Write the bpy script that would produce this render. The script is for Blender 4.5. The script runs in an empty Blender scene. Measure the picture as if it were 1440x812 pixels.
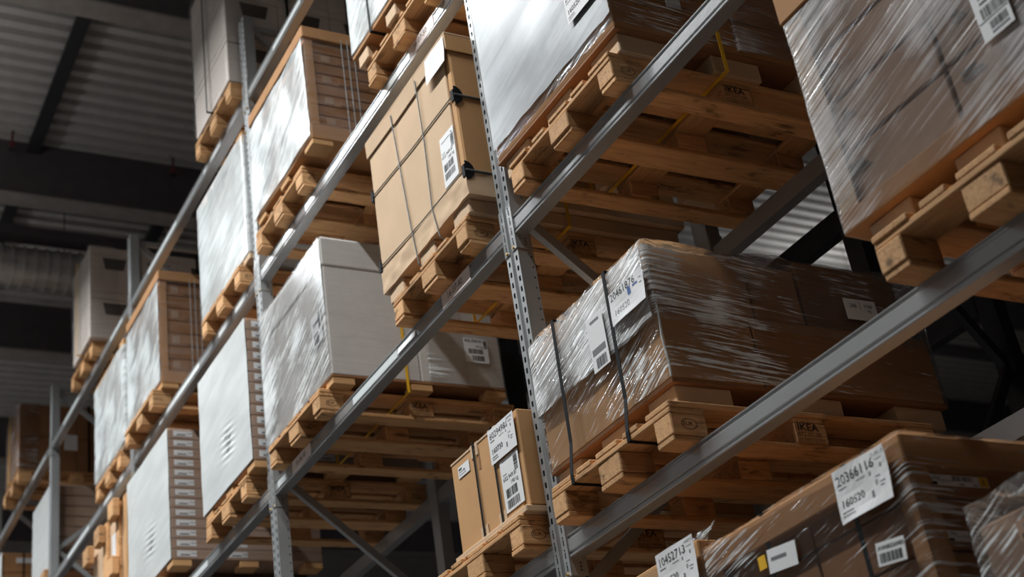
import bpy, bmesh, math, random
from mathutils import Vector, Matrix, noise

random.seed(7)
scene = bpy.context.scene
COL = scene.collection
R = math.radians

# ------------------------------------------------------------------ camera
CAM = (4.47728, -2.82471, 1.49924)
RIGHT = (0.46280002, 0.8749478, -0.14241662)
DOWN = (-0.47937704, 0.11188025, -0.87044842)
FWD = (-0.74566332, 0.47111481, 0.47120807)
cd = bpy.data.cameras.new('camera')
cam = bpy.data.objects.new('camera', cd)
COL.objects.link(cam)
m = Matrix.Identity(4)
for i in range(3):
    m[i][0] = RIGHT[i]
    m[i][1] = -DOWN[i]
    m[i][2] = -FWD[i]
    m[i][3] = CAM[i]
cam.matrix_world = m
cd.sensor_width = 36.0
cd.lens = 1998.36 / 1440 * 36
cd.clip_start = 0.05
cd.clip_end = 300
cd.dof.use_dof = True
cd.dof.focus_distance = 5.6
cd.dof.aperture_fstop = 2.4
scene.camera = cam

# ------------------------------------------------------------------ world, exposure
world = bpy.data.worlds.new('world')
scene.world = world
world.use_nodes = True
world.node_tree.nodes['Background'].inputs[0].default_value = (0.9, 0.95, 1.0, 1)
world.node_tree.nodes['Background'].inputs[1].default_value = 0.006
vs = scene.view_settings
vs.view_transform = 'Standard'
vs.look = 'None'
vs.gamma = 1.0
vs.use_curve_mapping = False
vs.exposure = 0.0

# lamps over the aisles: (x centre, y, z, watts)
LAMP_Z = 9.5
LAMPS = [(x, -2.4, LAMP_Z, 145.0) for x in (-17.8, -15.6, -13.4, -11.2, -7.6, -5.4, -3.2, -1.0, 1.2)]
LAMPS += [(x, 11.0, LAMP_Z, 30.0) for x in (-14.0, -9.0, -4.0)]
LAMP_COL = (0.96, 0.99, 1.0)

# ------------------------------------------------------------------ levels
L1, L2, L3, L4 = 3.1061, 4.54, 5.981, 7.3988
L0 = L1 - 1.434
LV = [L0, L1, L2, L3, L4]
BH = 0.0864
BT = [z + BH for z in LV]
PT = [z + 0.144 for z in BT]
BAY = 3.0

# ------------------------------------------------------------------ materials
MATS = {}


def nodes(name):
    mt = bpy.data.materials.new(name)
    mt.use_nodes = True
    nt = mt.node_tree
    nt.nodes.clear()
    return mt, nt


def N(nt, t, **kw):
    n = nt.nodes.new(t)
    for k, v in kw.items():
        setattr(n, k, v)
    return n


def ramp(nt, pts):
    n = nt.nodes.new('ShaderNodeValToRGB')
    cr = n.color_ramp
    while len(cr.elements) < len(pts):
        cr.elements.new(0.5)
    for e, (p, c) in zip(cr.elements, pts):
        e.position = p
        e.color = (c[0], c[1], c[2], 1) if not isinstance(c, (int, float)) else (c, c, c, 1)
    return n


def objcoord(nt, scale=(1, 1, 1), rnd=True):
    tc = N(nt, 'ShaderNodeTexCoord')
    mp = N(nt, 'ShaderNodeMapping')
    mp.inputs['Scale'].default_value = scale
    nt.links.new(tc.outputs['Object'], mp.inputs['Vector'])
    if rnd:
        oi = N(nt, 'ShaderNodeObjectInfo')
        mu = N(nt, 'ShaderNodeMath', operation='MULTIPLY')
        mu.inputs[1].default_value = 37.0
        nt.links.new(oi.outputs['Random'], mu.inputs[0])
        nt.links.new(mu.outputs[0], mp.inputs['Location'])
    return mp.outputs['Vector']


def plain(name, col, rough=0.6, metal=0.0, spec=0.5, var=0.12, nscale=6.0, bump=0.0, bscale=60.0):
    if name in MATS:
        return MATS[name]
    mt, nt = nodes(name)
    out = N(nt, 'ShaderNodeOutputMaterial')
    b = N(nt, 'ShaderNodeBsdfPrincipled')
    b.inputs['Roughness'].default_value = rough
    b.inputs['Metallic'].default_value = metal
    b.inputs['Specular IOR Level'].default_value = spec
    v = objcoord(nt)
    nz = N(nt, 'ShaderNodeTexNoise')
    nz.inputs['Scale'].default_value = nscale
    nz.inputs['Detail'].default_value = 5
    nt.links.new(v, nz.inputs['Vector'])
    rp = ramp(nt, [(0.3, [c * (1 - var) for c in col]), (0.7, [min(1, c * (1 + var)) for c in col])])
    nt.links.new(nz.outputs['Fac'], rp.inputs['Fac'])
    nt.links.new(rp.outputs['Color'], b.inputs['Base Color'])
    if bump:
        n2 = N(nt, 'ShaderNodeTexNoise')
        n2.inputs['Scale'].default_value = bscale
        n2.inputs['Detail'].default_value = 3
        nt.links.new(v, n2.inputs['Vector'])
        bp = N(nt, 'ShaderNodeBump')
        bp.inputs['Strength'].default_value = bump
        bp.inputs['Distance'].default_value = 0.01
        nt.links.new(n2.outputs['Fac'], bp.inputs['Height'])
        nt.links.new(bp.outputs['Normal'], b.inputs['Normal'])
    nt.links.new(b.outputs['BSDF'], out.inputs['Surface'])
    MATS[name] = mt
    return mt


def wood(name, axis, light=(0.72, 0.41, 0.19), dark=(0.36, 0.155, 0.052)):
    mt, nt = nodes(name)
    out = N(nt, 'ShaderNodeOutputMaterial')
    b = N(nt, 'ShaderNodeBsdfPrincipled')
    b.inputs['Roughness'].default_value = 0.75
    b.inputs['Specular IOR Level'].default_value = 0.25
    sc = {'x': (1.6, 30, 30), 'y': (30, 1.6, 30), 'z': (30, 30, 1.6)}[axis]
    v = objcoord(nt, sc)
    nz = N(nt, 'ShaderNodeTexNoise')
    nz.inputs['Scale'].default_value = 2.2
    nz.inputs['Detail'].default_value = 7
    nz.inputs['Distortion'].default_value = 1.6
    nt.links.new(v, nz.inputs['Vector'])
    rp = ramp(nt, [(0.22, dark), (0.42, [0.72 * a + 0.28 * c for a, c in zip(light, dark)]), (0.62, light)])
    nt.links.new(nz.outputs['Fac'], rp.inputs['Fac'])
    # stains and knots, blotches of their own shape
    v2 = objcoord(nt, {'x': (1.5, 5, 5), 'y': (5, 1.5, 5), 'z': (5, 5, 1.5)}[axis])
    st = N(nt, 'ShaderNodeTexNoise')
    st.inputs['Scale'].default_value = 2.6
    st.inputs['Detail'].default_value = 6
    st.inputs['Roughness'].default_value = 0.7
    nt.links.new(v2, st.inputs['Vector'])
    sr = ramp(nt, [(0.34, 0.36), (0.42, 0.90), (0.6, 1.0)])
    nt.links.new(st.outputs['Fac'], sr.inputs['Fac'])
    vo = N(nt, 'ShaderNodeTexVoronoi')
    vo.inputs['Scale'].default_value = 1.4
    nt.links.new(v2, vo.inputs['Vector'])
    kr = ramp(nt, [(0.05, 0.35), (0.10, 0.75), (0.14, 1.0)])
    nt.links.new(vo.outputs['Distance'], kr.inputs['Fac'])
    m1 = N(nt, 'ShaderNodeMix', data_type='RGBA', blend_type='MULTIPLY')
    m1.inputs[0].default_value = 1.0
    nt.links.new(rp.outputs['Color'], m1.inputs[6])
    nt.links.new(sr.outputs['Color'], m1.inputs[7])
    m2 = N(nt, 'ShaderNodeMix', data_type='RGBA', blend_type='MULTIPLY')
    m2.inputs[0].default_value = 1.0
    nt.links.new(m1.outputs[2], m2.inputs[6])
    nt.links.new(kr.outputs['Color'], m2.inputs[7])
    # board to board tone
    oi = N(nt, 'ShaderNodeObjectInfo')
    mr = N(nt, 'ShaderNodeMapRange')
    mr.inputs['To Min'].default_value = 0.80
    mr.inputs['To Max'].default_value = 1.12
    nt.links.new(oi.outputs['Random'], mr.inputs['Value'])
    hs = N(nt, 'ShaderNodeHueSaturation')
    nt.links.new(mr.outputs['Result'], hs.inputs['Value'])
    nt.links.new(m2.outputs[2], hs.inputs['Color'])
    nt.links.new(hs.outputs['Color'], b.inputs['Base Color'])
    bp = N(nt, 'ShaderNodeBump')
    bp.inputs['Strength'].default_value = 0.35
    bp.inputs['Distance'].default_value = 0.004
    nt.links.new(nz.outputs['Fac'], bp.inputs['Height'])
    nt.links.new(bp.outputs['Normal'], b.inputs['Normal'])
    nt.links.new(b.outputs['BSDF'], out.inputs['Surface'])
    MATS[name] = mt
    return mt


def film(name, lo, hi, tilt=0.12, freq=26.0, long=1.3, col=(0.80, 0.83, 0.83), gloss=0.22, rough=0.16, bump=0.55, patch=0.5, e0=0.38, e1=0.66):
    """stretch wrap: clear film with hazy stretch streaks, painted white glints and glossy creases"""
    mt, nt = nodes(name)
    out = N(nt, 'ShaderNodeOutputMaterial')
    tc = N(nt, 'ShaderNodeTexCoord')
    sp = N(nt, 'ShaderNodeSeparateXYZ')
    nt.links.new(tc.outputs['Object'], sp.inputs[0])

    def math_(op, a, b_):
        n = N(nt, 'ShaderNodeMath', operation=op)
        for i, q in enumerate((a, b_)):
            if isinstance(q, (int, float)):
                n.inputs[i].default_value = q
            else:
                nt.links.new(q, n.inputs[i])
        return n.outputs[0]
    u = math_('SUBTRACT', sp.outputs['X'], sp.outputs['Y'])
    ut = math_('SUBTRACT', sp.outputs['X'], math_('MULTIPLY', sp.outputs['Y'], 0.2))
    vv = math_('SUBTRACT', sp.outputs['Z'], math_('MULTIPLY', ut, tilt))
    cx = N(nt, 'ShaderNodeCombineXYZ')
    nt.links.new(math_('MULTIPLY', u, long), cx.inputs['X'])
    nt.links.new(math_('MULTIPLY', vv, freq), cx.inputs['Y'])
    nz = N(nt, 'ShaderNodeTexNoise')
    nz.inputs['Scale'].default_value = 1.6
    nz.inputs['Detail'].default_value = 8
    nz.inputs['Roughness'].default_value = 0.68
    nz.inputs['Distortion'].default_value = 0.5
    nt.links.new(cx.outputs[0], nz.inputs['Vector'])
    lowf = N(nt, 'ShaderNodeTexNoise')
    lowf.inputs['Scale'].default_value = 3.2
    lowf.inputs['Detail'].default_value = 4
    nt.links.new(tc.outputs['Object'], lowf.inputs['Vector'])
    a = N(nt, 'ShaderNodeMapRange')
    a.inputs['From Min'].default_value = e0
    a.inputs['From Max'].default_value = e1
    nt.links.new(math_('ADD', nz.outputs['Fac'], math_('MULTIPLY', math_('SUBTRACT', lowf.outputs['Fac'], 0.5), patch)), a.inputs['Value'])
    h = N(nt, 'ShaderNodeMapRange')
    h.inputs['To Min'].default_value = lo
    h.inputs['To Max'].default_value = hi  # white streaks paint in glints as well as film haze
    nt.links.new(a.outputs['Result'], h.inputs['Value'])
    nb = N(nt, 'ShaderNodeTexNoise')
    nb.inputs['Scale'].default_value = 0.8
    nb.inputs['Detail'].default_value = 2.5
    nb.inputs['Roughness'].default_value = 0.55
    nb.inputs['Distortion'].default_value = 0.4
    nt.links.new(cx.outputs[0], nb.inputs['Vector'])
    bp = N(nt, 'ShaderNodeBump')
    bp.inputs['Strength'].default_value = bump * 0.6
    bp.inputs['Distance'].default_value = 0.012
    nt.links.new(nb.outputs['Fac'], bp.inputs['Height'])
    tr = N(nt, 'ShaderNodeBsdfTransparent')
    tr.inputs['Color'].default_value = (0.97, 0.97, 0.97, 1)
    gl = N(nt, 'ShaderNodeBsdfGlossy')
    gl.inputs['Roughness'].default_value = rough
    gl.inputs['Color'].default_value = (0.95, 0.98, 1.0, 1)
    nt.links.new(bp.outputs['Normal'], gl.inputs['Normal'])
    lw = N(nt, 'ShaderNodeLayerWeight')
    lw.inputs['Blend'].default_value = gloss
    nt.links.new(bp.outputs['Normal'], lw.inputs['Normal'])
    mx = N(nt, 'ShaderNodeMixShader')
    nt.links.new(math_('MINIMUM', math_('ADD', lw.outputs['Fresnel'], 0.0), 0.5), mx.inputs[0])
    nt.links.new(tr.outputs[0], mx.inputs[1])
    nt.links.new(gl.outputs[0], mx.inputs[2])
    pb = N(nt, 'ShaderNodeBsdfPrincipled')
    pb.inputs['Base Color'].default_value = (col[0], col[1], col[2], 1)
    pb.inputs['Roughness'].default_value = 0.3
    nt.links.new(bp.outputs['Normal'], pb.inputs['Normal'])
    mx2 = N(nt, 'ShaderNodeMixShader')
    nt.links.new(h.outputs['Result'], mx2.inputs[0])
    nt.links.new(mx.outputs[0], mx2.inputs[1])
    nt.links.new(pb.outputs[0], mx2.inputs[2])
    nt.links.new(mx2.outputs[0], out.inputs['Surface'])
    MATS[name] = mt
    return mt


def emit(name, col, s):
    mt, nt = nodes(name)
    out = N(nt, 'ShaderNodeOutputMaterial')
    e = N(nt, 'ShaderNodeEmission')
    e.inputs[0].default_value = (col[0], col[1], col[2], 1)
    e.inputs[1].default_value = s
    nt.links.new(e.outputs[0], out.inputs['Surface'])
    MATS[name] = mt
    return mt


STEEL = plain('galvanised_steel', (0.38, 0.392, 0.395), rough=0.34, metal=0.35, var=0.10, nscale=3, bump=0.06)
STEELB = plain('beam_steel', (0.37, 0.375, 0.378), rough=0.27, metal=0.4, var=0.08, nscale=2, bump=0.03)
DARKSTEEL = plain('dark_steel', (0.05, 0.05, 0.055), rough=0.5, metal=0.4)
SLOT = plain('slot_shadow_steel', (0.02, 0.022, 0.024), rough=0.7)
BRASS = plain('brass_bolt', (0.55, 0.36, 0.14), rough=0.35, metal=0.8)
WX = wood('pine_grain_across', 'x')
WY = wood('pine_grain_along', 'y')
WB = wood('pine_block', 'y', light=(0.74, 0.43, 0.205), dark=(0.36, 0.155, 0.052))
CB = plain('brown_cardboard', (0.44, 0.23, 0.105), rough=0.8, spec=0.2, var=0.08, bump=0.05)
CBD = plain('dark_brown_cardboard', (0.29, 0.14, 0.065), rough=0.8, spec=0.2, var=0.1, bump=0.05)
CBT = plain('tan_cardboard', (0.62, 0.44, 0.285), rough=0.8, spec=0.2, var=0.05, bump=0.05)
CBO = plain('orange_cardboard', (0.55, 0.31, 0.14), rough=0.8, spec=0.2, var=0.05)
CBW = plain('white_carton', (0.66, 0.63, 0.60), rough=0.7, spec=0.3, var=0.04)
CBG = plain('grey_carton', (0.62, 0.55, 0.50), rough=0.7, spec=0.3, var=0.05)
CBM = plain('muted_carton', (0.36, 0.23, 0.155), rough=0.75, spec=0.3, var=0.06)
PAPER = plain('label_paper', (0.78, 0.78, 0.78), rough=0.6, var=0.02)
TAG = plain('tag_paper', (0.82, 0.70, 0.65), rough=0.5, var=0.03)
INK = plain('ink', (0.02, 0.02, 0.022), rough=0.6, var=0.0)
INKG = plain('faint_ink', (0.16, 0.16, 0.17), rough=0.6, var=0.0)
INKB = plain('blue_ink', (0.04, 0.10, 0.34), rough=0.6, var=0.0)
STAMP = plain('burned_stamp', (0.035, 0.018, 0.010), rough=0.8, var=0.0)
BLACK = plain('black_strap', (0.010, 0.011, 0.013), rough=0.6, spec=0.08)
CORD = plain('grey_cord', (0.13, 0.14, 0.14), rough=0.4)
YELLOW = plain('yellow_strap', (0.80, 0.45, 0.02), rough=0.4)
BEAMLIT = plain('painted_beam_light', (0.74, 0.78, 0.78), rough=0.18, spec=0.8, var=0.03)
ROOF = plain('roof_sheet', (0.50, 0.475, 0.45), rough=0.6, spec=0.3, var=0.08)
GIRD = plain('dark_girder', (0.10, 0.085, 0.09), rough=0.6)
GIRDF = plain('girder_flange', (0.36, 0.325, 0.30), rough=0.6)
DUCT = plain('spiral_duct', (0.62, 0.59, 0.56), rough=0.35, metal=0.5)
CONC = plain('concrete_floor', (0.08, 0.073, 0.07), rough=0.55, var=0.15)
WALL = plain('wall_panel', (0.42, 0.41, 0.40), rough=0.7)
WALLD = plain('bounce_wall_panel', (0.20, 0.19, 0.185), rough=0.7)
HOLED = plain('hand_hole_shade', (0.09, 0.075, 0.065), rough=0.8)
RED = plain('red_clip', (0.16, 0.04, 0.035), rough=0.5)
LAMPW = plain('lamp_housing', (0.7, 0.7, 0.7), rough=0.5)
LAMPE = emit('lamp_diffuser', LAMP_COL, 6.0)
F_WHITE = film('film_white', 0.35, 0.95, tilt=0.55, freq=12, long=2.0, patch=1.0, bump=0.22, col=(0.68, 0.72, 0.72))
F_PALE = film('film_pale', 0.45, 0.88, tilt=0.25, freq=14, patch=0.7, bump=0.15, col=(0.68, 0.72, 0.72))
F_GREY = film('film_grey', 0.62, 0.92, tilt=0.18, freq=9, long=0.6, patch=1.0, bump=0.06, col=(0.25, 0.275, 0.295), rough=0.22)
F_MID = film('film_mid', 0.04, 0.66, tilt=0.30, freq=74, long=1.6, patch=0.9, bump=0.4, col=(0.74, 0.71, 0.70), e0=0.46, e1=0.68)
F_CLEAR = film('film_clear', 0.02, 0.90, tilt=0.45, freq=62, long=2.4, patch=0.5, bump=0.8, rough=0.09, gloss=0.3, e0=0.57, e1=0.61)
F_BAND = film('film_band', 0.05, 0.92, tilt=0.34, freq=66, long=2.4, patch=0.9, bump=0.7, rough=0.10, gloss=0.25, e0=0.47, e1=0.58, col=(0.86, 0.87, 0.87))
F_FINE = film('film_fine', 0.01, 0.75, tilt=0.24, freq=66, long=2.4, patch=0.4, bump=0.8, rough=0.10, gloss=0.22, e0=0.57, e1=0.63)
F_HAZE = film('film_haze', 0.16, 0.90, tilt=0.30, freq=70, long=2.4, patch=0.5, bump=0.6, rough=0.12, gloss=0.25, e0=0.40, e1=0.60, col=(0.84, 0.85, 0.85))
F_DULL = film('film_dull', 0.0, 0.14, tilt=0.1, freq=22, patch=0.5, bump=0.12, col=(0.7, 0.67, 0.65), gloss=0.08)


# ------------------------------------------------------------------ mesh helpers
class MB:
    def __init__(self):
        self.v = []
        self.f = []

    def add(self, vs_, fs):
        o = len(self.v)
        self.v += [tuple(p) for p in vs_]
        self.f += [tuple(i + o for i in q) for q in fs]

    def box(self, x0, x1, y0, y1, z0, z1):
        self.add([(x0, y0, z0), (x1, y0, z0), (x1, y1, z0), (x0, y1, z0), (x0, y0, z1), (x1, y0, z1), (x1, y1, z1), (x0, y1, z1)],
                 [(0, 3, 2, 1), (4, 5, 6, 7), (0, 1, 5, 4), (1, 2, 6, 5), (2, 3, 7, 6), (3, 0, 4, 7)])

    def quad(self, a, b, c, d):
        self.add([a, b, c, d], [(0, 1, 2, 3)])

    def prism_x(self, prof, x0, x1, close=True):
        n = len(prof)
        vs_ = [(x0, y, z) for y, z in prof] + [(x1, y, z) for y, z in prof]
        fs = [(i, (i + 1) % n, n + (i + 1) % n, n + i) for i in range(n if close else n - 1)]
        if close:
            fs += [tuple(range(n))[::-1], tuple(range(n, 2 * n))]
        self.add(vs_, fs)

    def bar(self, p0, p1, w, h, up=(1, 0, 0)):
        p0, p1 = Vector(p0), Vector(p1)
        d = (p1 - p0).normalized()
        s = Vector(up)
        s = (s - d * s.dot(d)).normalized()
        t = d.cross(s)
        c = [s * (w / 2) * a + t * (h / 2) * b for a, b in ((-1, -1), (1, -1), (1, 1), (-1, 1))]
        self.add([p0 + q for q in c] + [p1 + q for q in c],
                 [(0, 3, 2, 1), (4, 5, 6, 7), (0, 1, 5, 4), (1, 2, 6, 5), (2, 3, 7, 6), (3, 0, 4, 7)])

    def tube(self, pts, r, n=8):
        pts = [Vector(p) for p in pts]
        rings = []
        for i, p in enumerate(pts):
            a = pts[max(0, i - 1)]
            b = pts[min(len(pts) - 1, i + 1)]
            d = (b - a).normalized()
            s = d.orthogonal().normalized() if abs(d.x) > 0.9 else (Vector((1, 0, 0)) - d * d.x).normalized()
            t = d.cross(s)
            rings.append([p + s * r * math.cos(2 * math.pi * k / n) + t * r * math.sin(2 * math.pi * k / n) for k in range(n)])
        o = len(self.v)
        for rg in rings:
            self.v += [tuple(q) for q in rg]
        for i in range(len(rings) - 1):
            for k in range(n):
                self.f.append((o + i * n + k, o + i * n + (k + 1) % n, o + (i + 1) * n + (k + 1) % n, o + (i + 1) * n + k))
        self.f.append(tuple(o + k for k in range(n))[::-1])
        self.f.append(tuple(o + (len(rings) - 1) * n + k for k in range(n)))

    def mesh(self, name, mat, smooth=False):
        me = bpy.data.meshes.new(name)
        me.from_pydata(self.v, [], self.f)
        me.materials.append(mat)
        if smooth:
            me.polygons.foreach_set('use_smooth', [True] * len(me.polygons))
            me.update()
            me.set_sharp_from_angle(angle=R(38))
        me.update()
        return me


def link(name, me, parent=None, loc=(0, 0, 0), rot=None):
    o = bpy.data.objects.new(name, me)
    COL.objects.link(o)
    o.location = loc
    if rot:
        o.rotation_euler = rot
    if parent:
        o.parent = parent
    return o


def thing(name, label, cat, loc=(0, 0, 0), group=None, kind=None):
    o = link(name, None, None, loc)
    o.empty_display_size = 0.1
    tag(o, label, cat, group, kind)
    return o


def tag(o, label=None, cat=None, group=None, kind=None):
    if label:
        o['label'] = label
    if cat:
        o['category'] = cat
    if group:
        o['group'] = group
    if kind:
        o['kind'] = kind
    return o


BOXC = {}


def boxmesh(name, sx, sy, sz, mat, bev=0.003):
    key = (round(sx, 4), round(sy, 4), round(sz, 4), mat.name, bev)
    if key in BOXC:
        return BOXC[key]
    bm = bmesh.new()
    bmesh.ops.create_cube(bm, size=1.0)
    for v in bm.verts:
        v.co = Vector((v.co.x * sx, v.co.y * sy, v.co.z * sz))
    if bev:
        bmesh.ops.bevel(bm, geom=bm.edges[:], offset=min(bev, sx * .4, sy * .4, sz * .4), segments=1, affect='EDGES')
    me = bpy.data.meshes.new(name)
    bm.to_mesh(me)
    bm.free()
    me.materials.append(mat)
    BOXC[key] = me
    return me


class T:
    """a thing under construction; coordinates are given in world space"""

    def __init__(self, name, label, cat, base, group=None):
        self.o = thing(name, label, cat, base, group)
        self.b = Vector(base)

    def box(self, name, x0, x1, y0, y1, z0, z1, mat, bev=0.003, parent=None, pbase=None, rot=None):
        c = Vector(((x0 + x1) / 2, (y0 + y1) / 2, (z0 + z1) / 2))
        me = boxmesh(name, x1 - x0, y1 - y0, z1 - z0, mat, bev)
        return link(name, me, parent or self.o, c - (self.b if pbase is None else pbase), rot)

    def mb(self, name, mb_, mat, smooth=False, parent=None, at=(0, 0, 0)):
        """mb_ in coordinates relative to world point 'at'"""
        return link(name, mb_.mesh(name, mat, smooth), parent or self.o, Vector(at) - self.b if parent is None else at)


# ------------------------------------------------------------------ flat print
TXT = {}


def text2d(s):
    if s in TXT:
        return TXT[s]
    cu = bpy.data.curves.new('txt', 'FONT')
    cu.body = s
    cu.size = 1.0
    cu.resolution_u = 2
    ob = bpy.data.objects.new('txt', cu)
    COL.objects.link(ob)
    dg = bpy.context.evaluated_depsgraph_get()
    me = bpy.data.meshes.new_from_object(ob.evaluated_get(dg))
    r = ([(v.co.x, v.co.y) for v in me.vertices], [tuple(p.vertices) for p in me.polygons])
    bpy.data.objects.remove(ob)
    bpy.data.curves.remove(cu)
    bpy.data.meshes.remove(me)
    TXT[s] = r
    return r


for s_ in ['16-07-40', '16-07-50', '16-06-40', 'IKEA', '872.371.00', 'PROPERTY OF IKEA', '20366116', '160520', '10452713',
           '20461876', '60294981', '160730', '602.949.81', '190 kg', 'AVA00326983', 'ADHOLMA', '002.861.14', '1', '246', '1160',
           '002.754.91', '44 kg', 'EUR', '8', '0', '20356116', 'EPAL', '90']:
    text2d(s_)

FACES = {'front': lambda u, v, n: (u, -n, v), 'side': lambda u, v, n: (n, u, v)}


def put_text(mb_, face, s, u, v, size, n=0.0, wide=1.0, slant=0.0, bold=0.0):
    vs_, fs = text2d(s)
    fn = FACES[face]
    offs = [(0, 0)] if not bold else [(0, 0), (bold * size, 0), (0, bold * size * .6)]
    for k, (du, dv) in enumerate(offs):
        mb_.add([fn(u + du + (a * wide + b * slant) * size, v + dv + b * size, n + k * 0.0001) for a, b in vs_], fs)


def put_rect(mb_, face, u0, u1, v0, v1, n=0.0):
    fn = FACES[face]
    mb_.add([fn(u0, v0, n), fn(u1, v0, n), fn(u1, v1, n), fn(u0, v1, n)], [(0, 1, 2, 3)])


def put_bars(mb_, face, u0, u1, v0, v1, seed, vertical=True, n=0.0):
    rg = random.Random(seed)
    a, b = (u0, u1) if vertical else (v0, v1)
    p = a
    L = b - a
    while p < b:
        w = L * rg.choice((0.012, 0.02, 0.035, 0.05))
        q = min(p + w, b)
        if vertical:
            put_rect(mb_, face, p, q, v0, v1, n)
        else:
            put_rect(mb_, face, u0, u1, p, q, n)
        p = q + L * rg.choice((0.012, 0.02, 0.035))


def label(t, face, cu, cv, cn, w, h, elems, mat=PAPER, name='paper_label', rot=0.0, curl=0.0, thick=0.0012, lab=None):
    """paper label centred at (cu, cv) on a face whose outer plane is cn (world); elems drawn in label coordinates"""
    fn = FACES[face]
    pos = Vector((cu, cn, cv)) if face == 'front' else Vector((cn, cu, cv))
    nx, ny = 8, 6

    def bend(u, v, n):
        if curl:
            s = max(0.0, -v / h + 0.1)
            n = n + curl * (s ** 2) * (1.0 + 0.6 * math.sin(u / w * 4 + 1)) + curl * 0.12 * math.sin(u / w * 7 + v / h * 5)
        c, s_ = math.cos(rot), math.sin(rot)
        return fn(u * c - v * s_, u * s_ + v * c, n)
    mb_ = MB()
    if curl:
        gv = [bend(-w / 2 + w * i / nx, -h / 2 + h * j / ny, thick) for j in range(ny + 1) for i in range(nx + 1)]
        gf = [(j * (nx + 1) + i, j * (nx + 1) + i + 1, (j + 1) * (nx + 1) + i + 1, (j + 1) * (nx + 1) + i) for j in range(ny) for i in range(nx)]
        mb_.add(gv, gf)
    else:
        a = [bend(u, v, n) for n in (0, thick) for u, v in ((-w / 2, -h / 2), (w / 2, -h / 2), (w / 2, h / 2), (-w / 2, h / 2))]
        mb_.add(a, [(4, 5, 6, 7), (0, 1, 5, 4), (1, 2, 6, 5), (2, 3, 7, 6), (3, 0, 4, 7), (3, 2, 1, 0)])
    lo = link(name, mb_.mesh(name, mat), t.o, pos - t.b)
    if lab:
        lo['label'] = lab
    groups = {}
    for e in elems:
        k = e[0]
        ink = INK
        if isinstance(e[-1], bpy.types.Material):
            ink = e[-1]
            e = e[:-1]
        g = groups.setdefault(ink.name, (MB(), ink))[0]
        tmp = MB()
        if k == 't':
            put_text(tmp, 'front', e[1], e[2], e[3], e[4], bold=e[5] if len(e) > 5 else 0.0)
        elif k == 'r':
            put_rect(tmp, 'front', e[1], e[2], e[3], e[4])
        elif k == 'b':
            put_bars(tmp, 'front', e[1], e[2], e[3], e[4], e[5], e[6] if len(e) > 6 else True)
        # 'front' mapping gives (u, -n, v)
        g.add([bend(p[0], p[2], thick + 0.0006 - p[1]) for p in tmp.v], tmp.f)
    for nm, (g, ink) in groups.items():
        link('print', g.mesh('print', ink), lo)
    return lo


# ------------------------------------------------------------------ stretch film shells
def film_shell(t, x0, x1, y0, y1, z0, z1, mat, off=0.006, bulge=0.012, seed=0, rad=0.012, res=0.03, top=0.10, flare=0.0, drape=0.0):
    x0 -= off
    x1 += off
    y0 -= off
    y1 += off
    per = []
    nx = max(6, int((x1 - x0) / res))
    ny = max(6, int((y1 - y0) / res))

    def side(a, b, n, nrm):
        for i in range(n):
            k = i / n
            per.append((a[0] + (b[0] - a[0]) * k, a[1] + (b[1] - a[1]) * k, nrm))

    def arc(cx, cy, a0):
        for i in range(3):
            a = a0 + (math.pi / 2) * i / 3
            per.append((cx + rad * math.cos(a), cy + rad * math.sin(a), (math.cos(a), math.sin(a))))
    r = rad
    side((x0 + r, y0), (x1 - r, y0), nx, (0, -1))
    arc(x1 - r, y0 + r, -math.pi / 2)
    side((x1, y0 + r), (x1, y1 - r), ny, (1, 0))
    arc(x1 - r, y1 - r, 0)
    side((x1 - r, y1), (x0 + r, y1), nx, (0, 1))
    arc(x0 + r, y1 - r, math.pi / 2)
    side((x0, y1 - r), (x0, y0 + r), ny, (-1, 0))
    arc(x0 + r, y0 + r, math.pi)
    n = len(per)
    nv = max(5, int((z1 - z0) / res))
    cx, cy = (x0 + x1) / 2, (y0 + y1) / 2
    mb_ = MB()
    rows = []
    for j in range(nv + 1):
        z = z0 + (z1 - z0) * j / nv
        rows.append([])
        for (px, py, nr) in per:
            q = noise.noise(Vector((px * 2.3 + seed * 7.1, py * 2.3 - seed * 3.3, z * 4.0)))
            q2 = noise.noise(Vector((px * 9 + seed, py * 9, (z + 0.25 * (px - py)) * 22)))
            d = bulge * (0.5 + 0.5 * q) + bulge * 0.22 * q2
            d = max(0.0, d)
            d += flare * max(0.0, 1 - j / nv * 6) ** 2
            zz = z
            if j == 0:
                zz = z + 0.012 * abs(noise.noise(Vector((px * 6 + seed, py * 6, 3))))
            if j == nv and drape:
                zz = z + drape * (0.5 + 0.5 * noise.noise(Vector((px * 5 + seed, py * 5, 9))))
            mb_.v.append((px + nr[0] * d - t.b.x, py + nr[1] * d - t.b.y, zz - t.b.z))
            rows[-1].append(len(mb_.v) - 1)
    if top:
        for k, (ins, dz) in enumerate(((0.02, 0.004), (top * 0.5, 0.006), (top, 0.003))):
            rows.append([])
            for (px, py, nr) in per:
                fx = 1 - ins / max(1e-3, (x1 - x0) / 2)
                fy = 1 - ins / max(1e-3, (y1 - y0) / 2)
                q = drape * max(0.0, (0.6 + noise.noise(Vector((px * 6 + seed, py * 6, 5 + k)))) * (1.0 if k < 2 else 0.4))
                mb_.v.append((cx + (px - cx) * fx - t.b.x, cy + (py - cy) * fy - t.b.y, z1 + dz + q - t.b.z))
                rows[-1].append(len(mb_.v) - 1)
    for a, b in zip(rows[:-1], rows[1:]):
        for i in range(n):
            k = (i + 1) % n
            mb_.f.append((a[i], a[k], b[k], b[i]))
    return link('stretch_film', mb_.mesh('stretch_film', mat, True), t.o)


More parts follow.
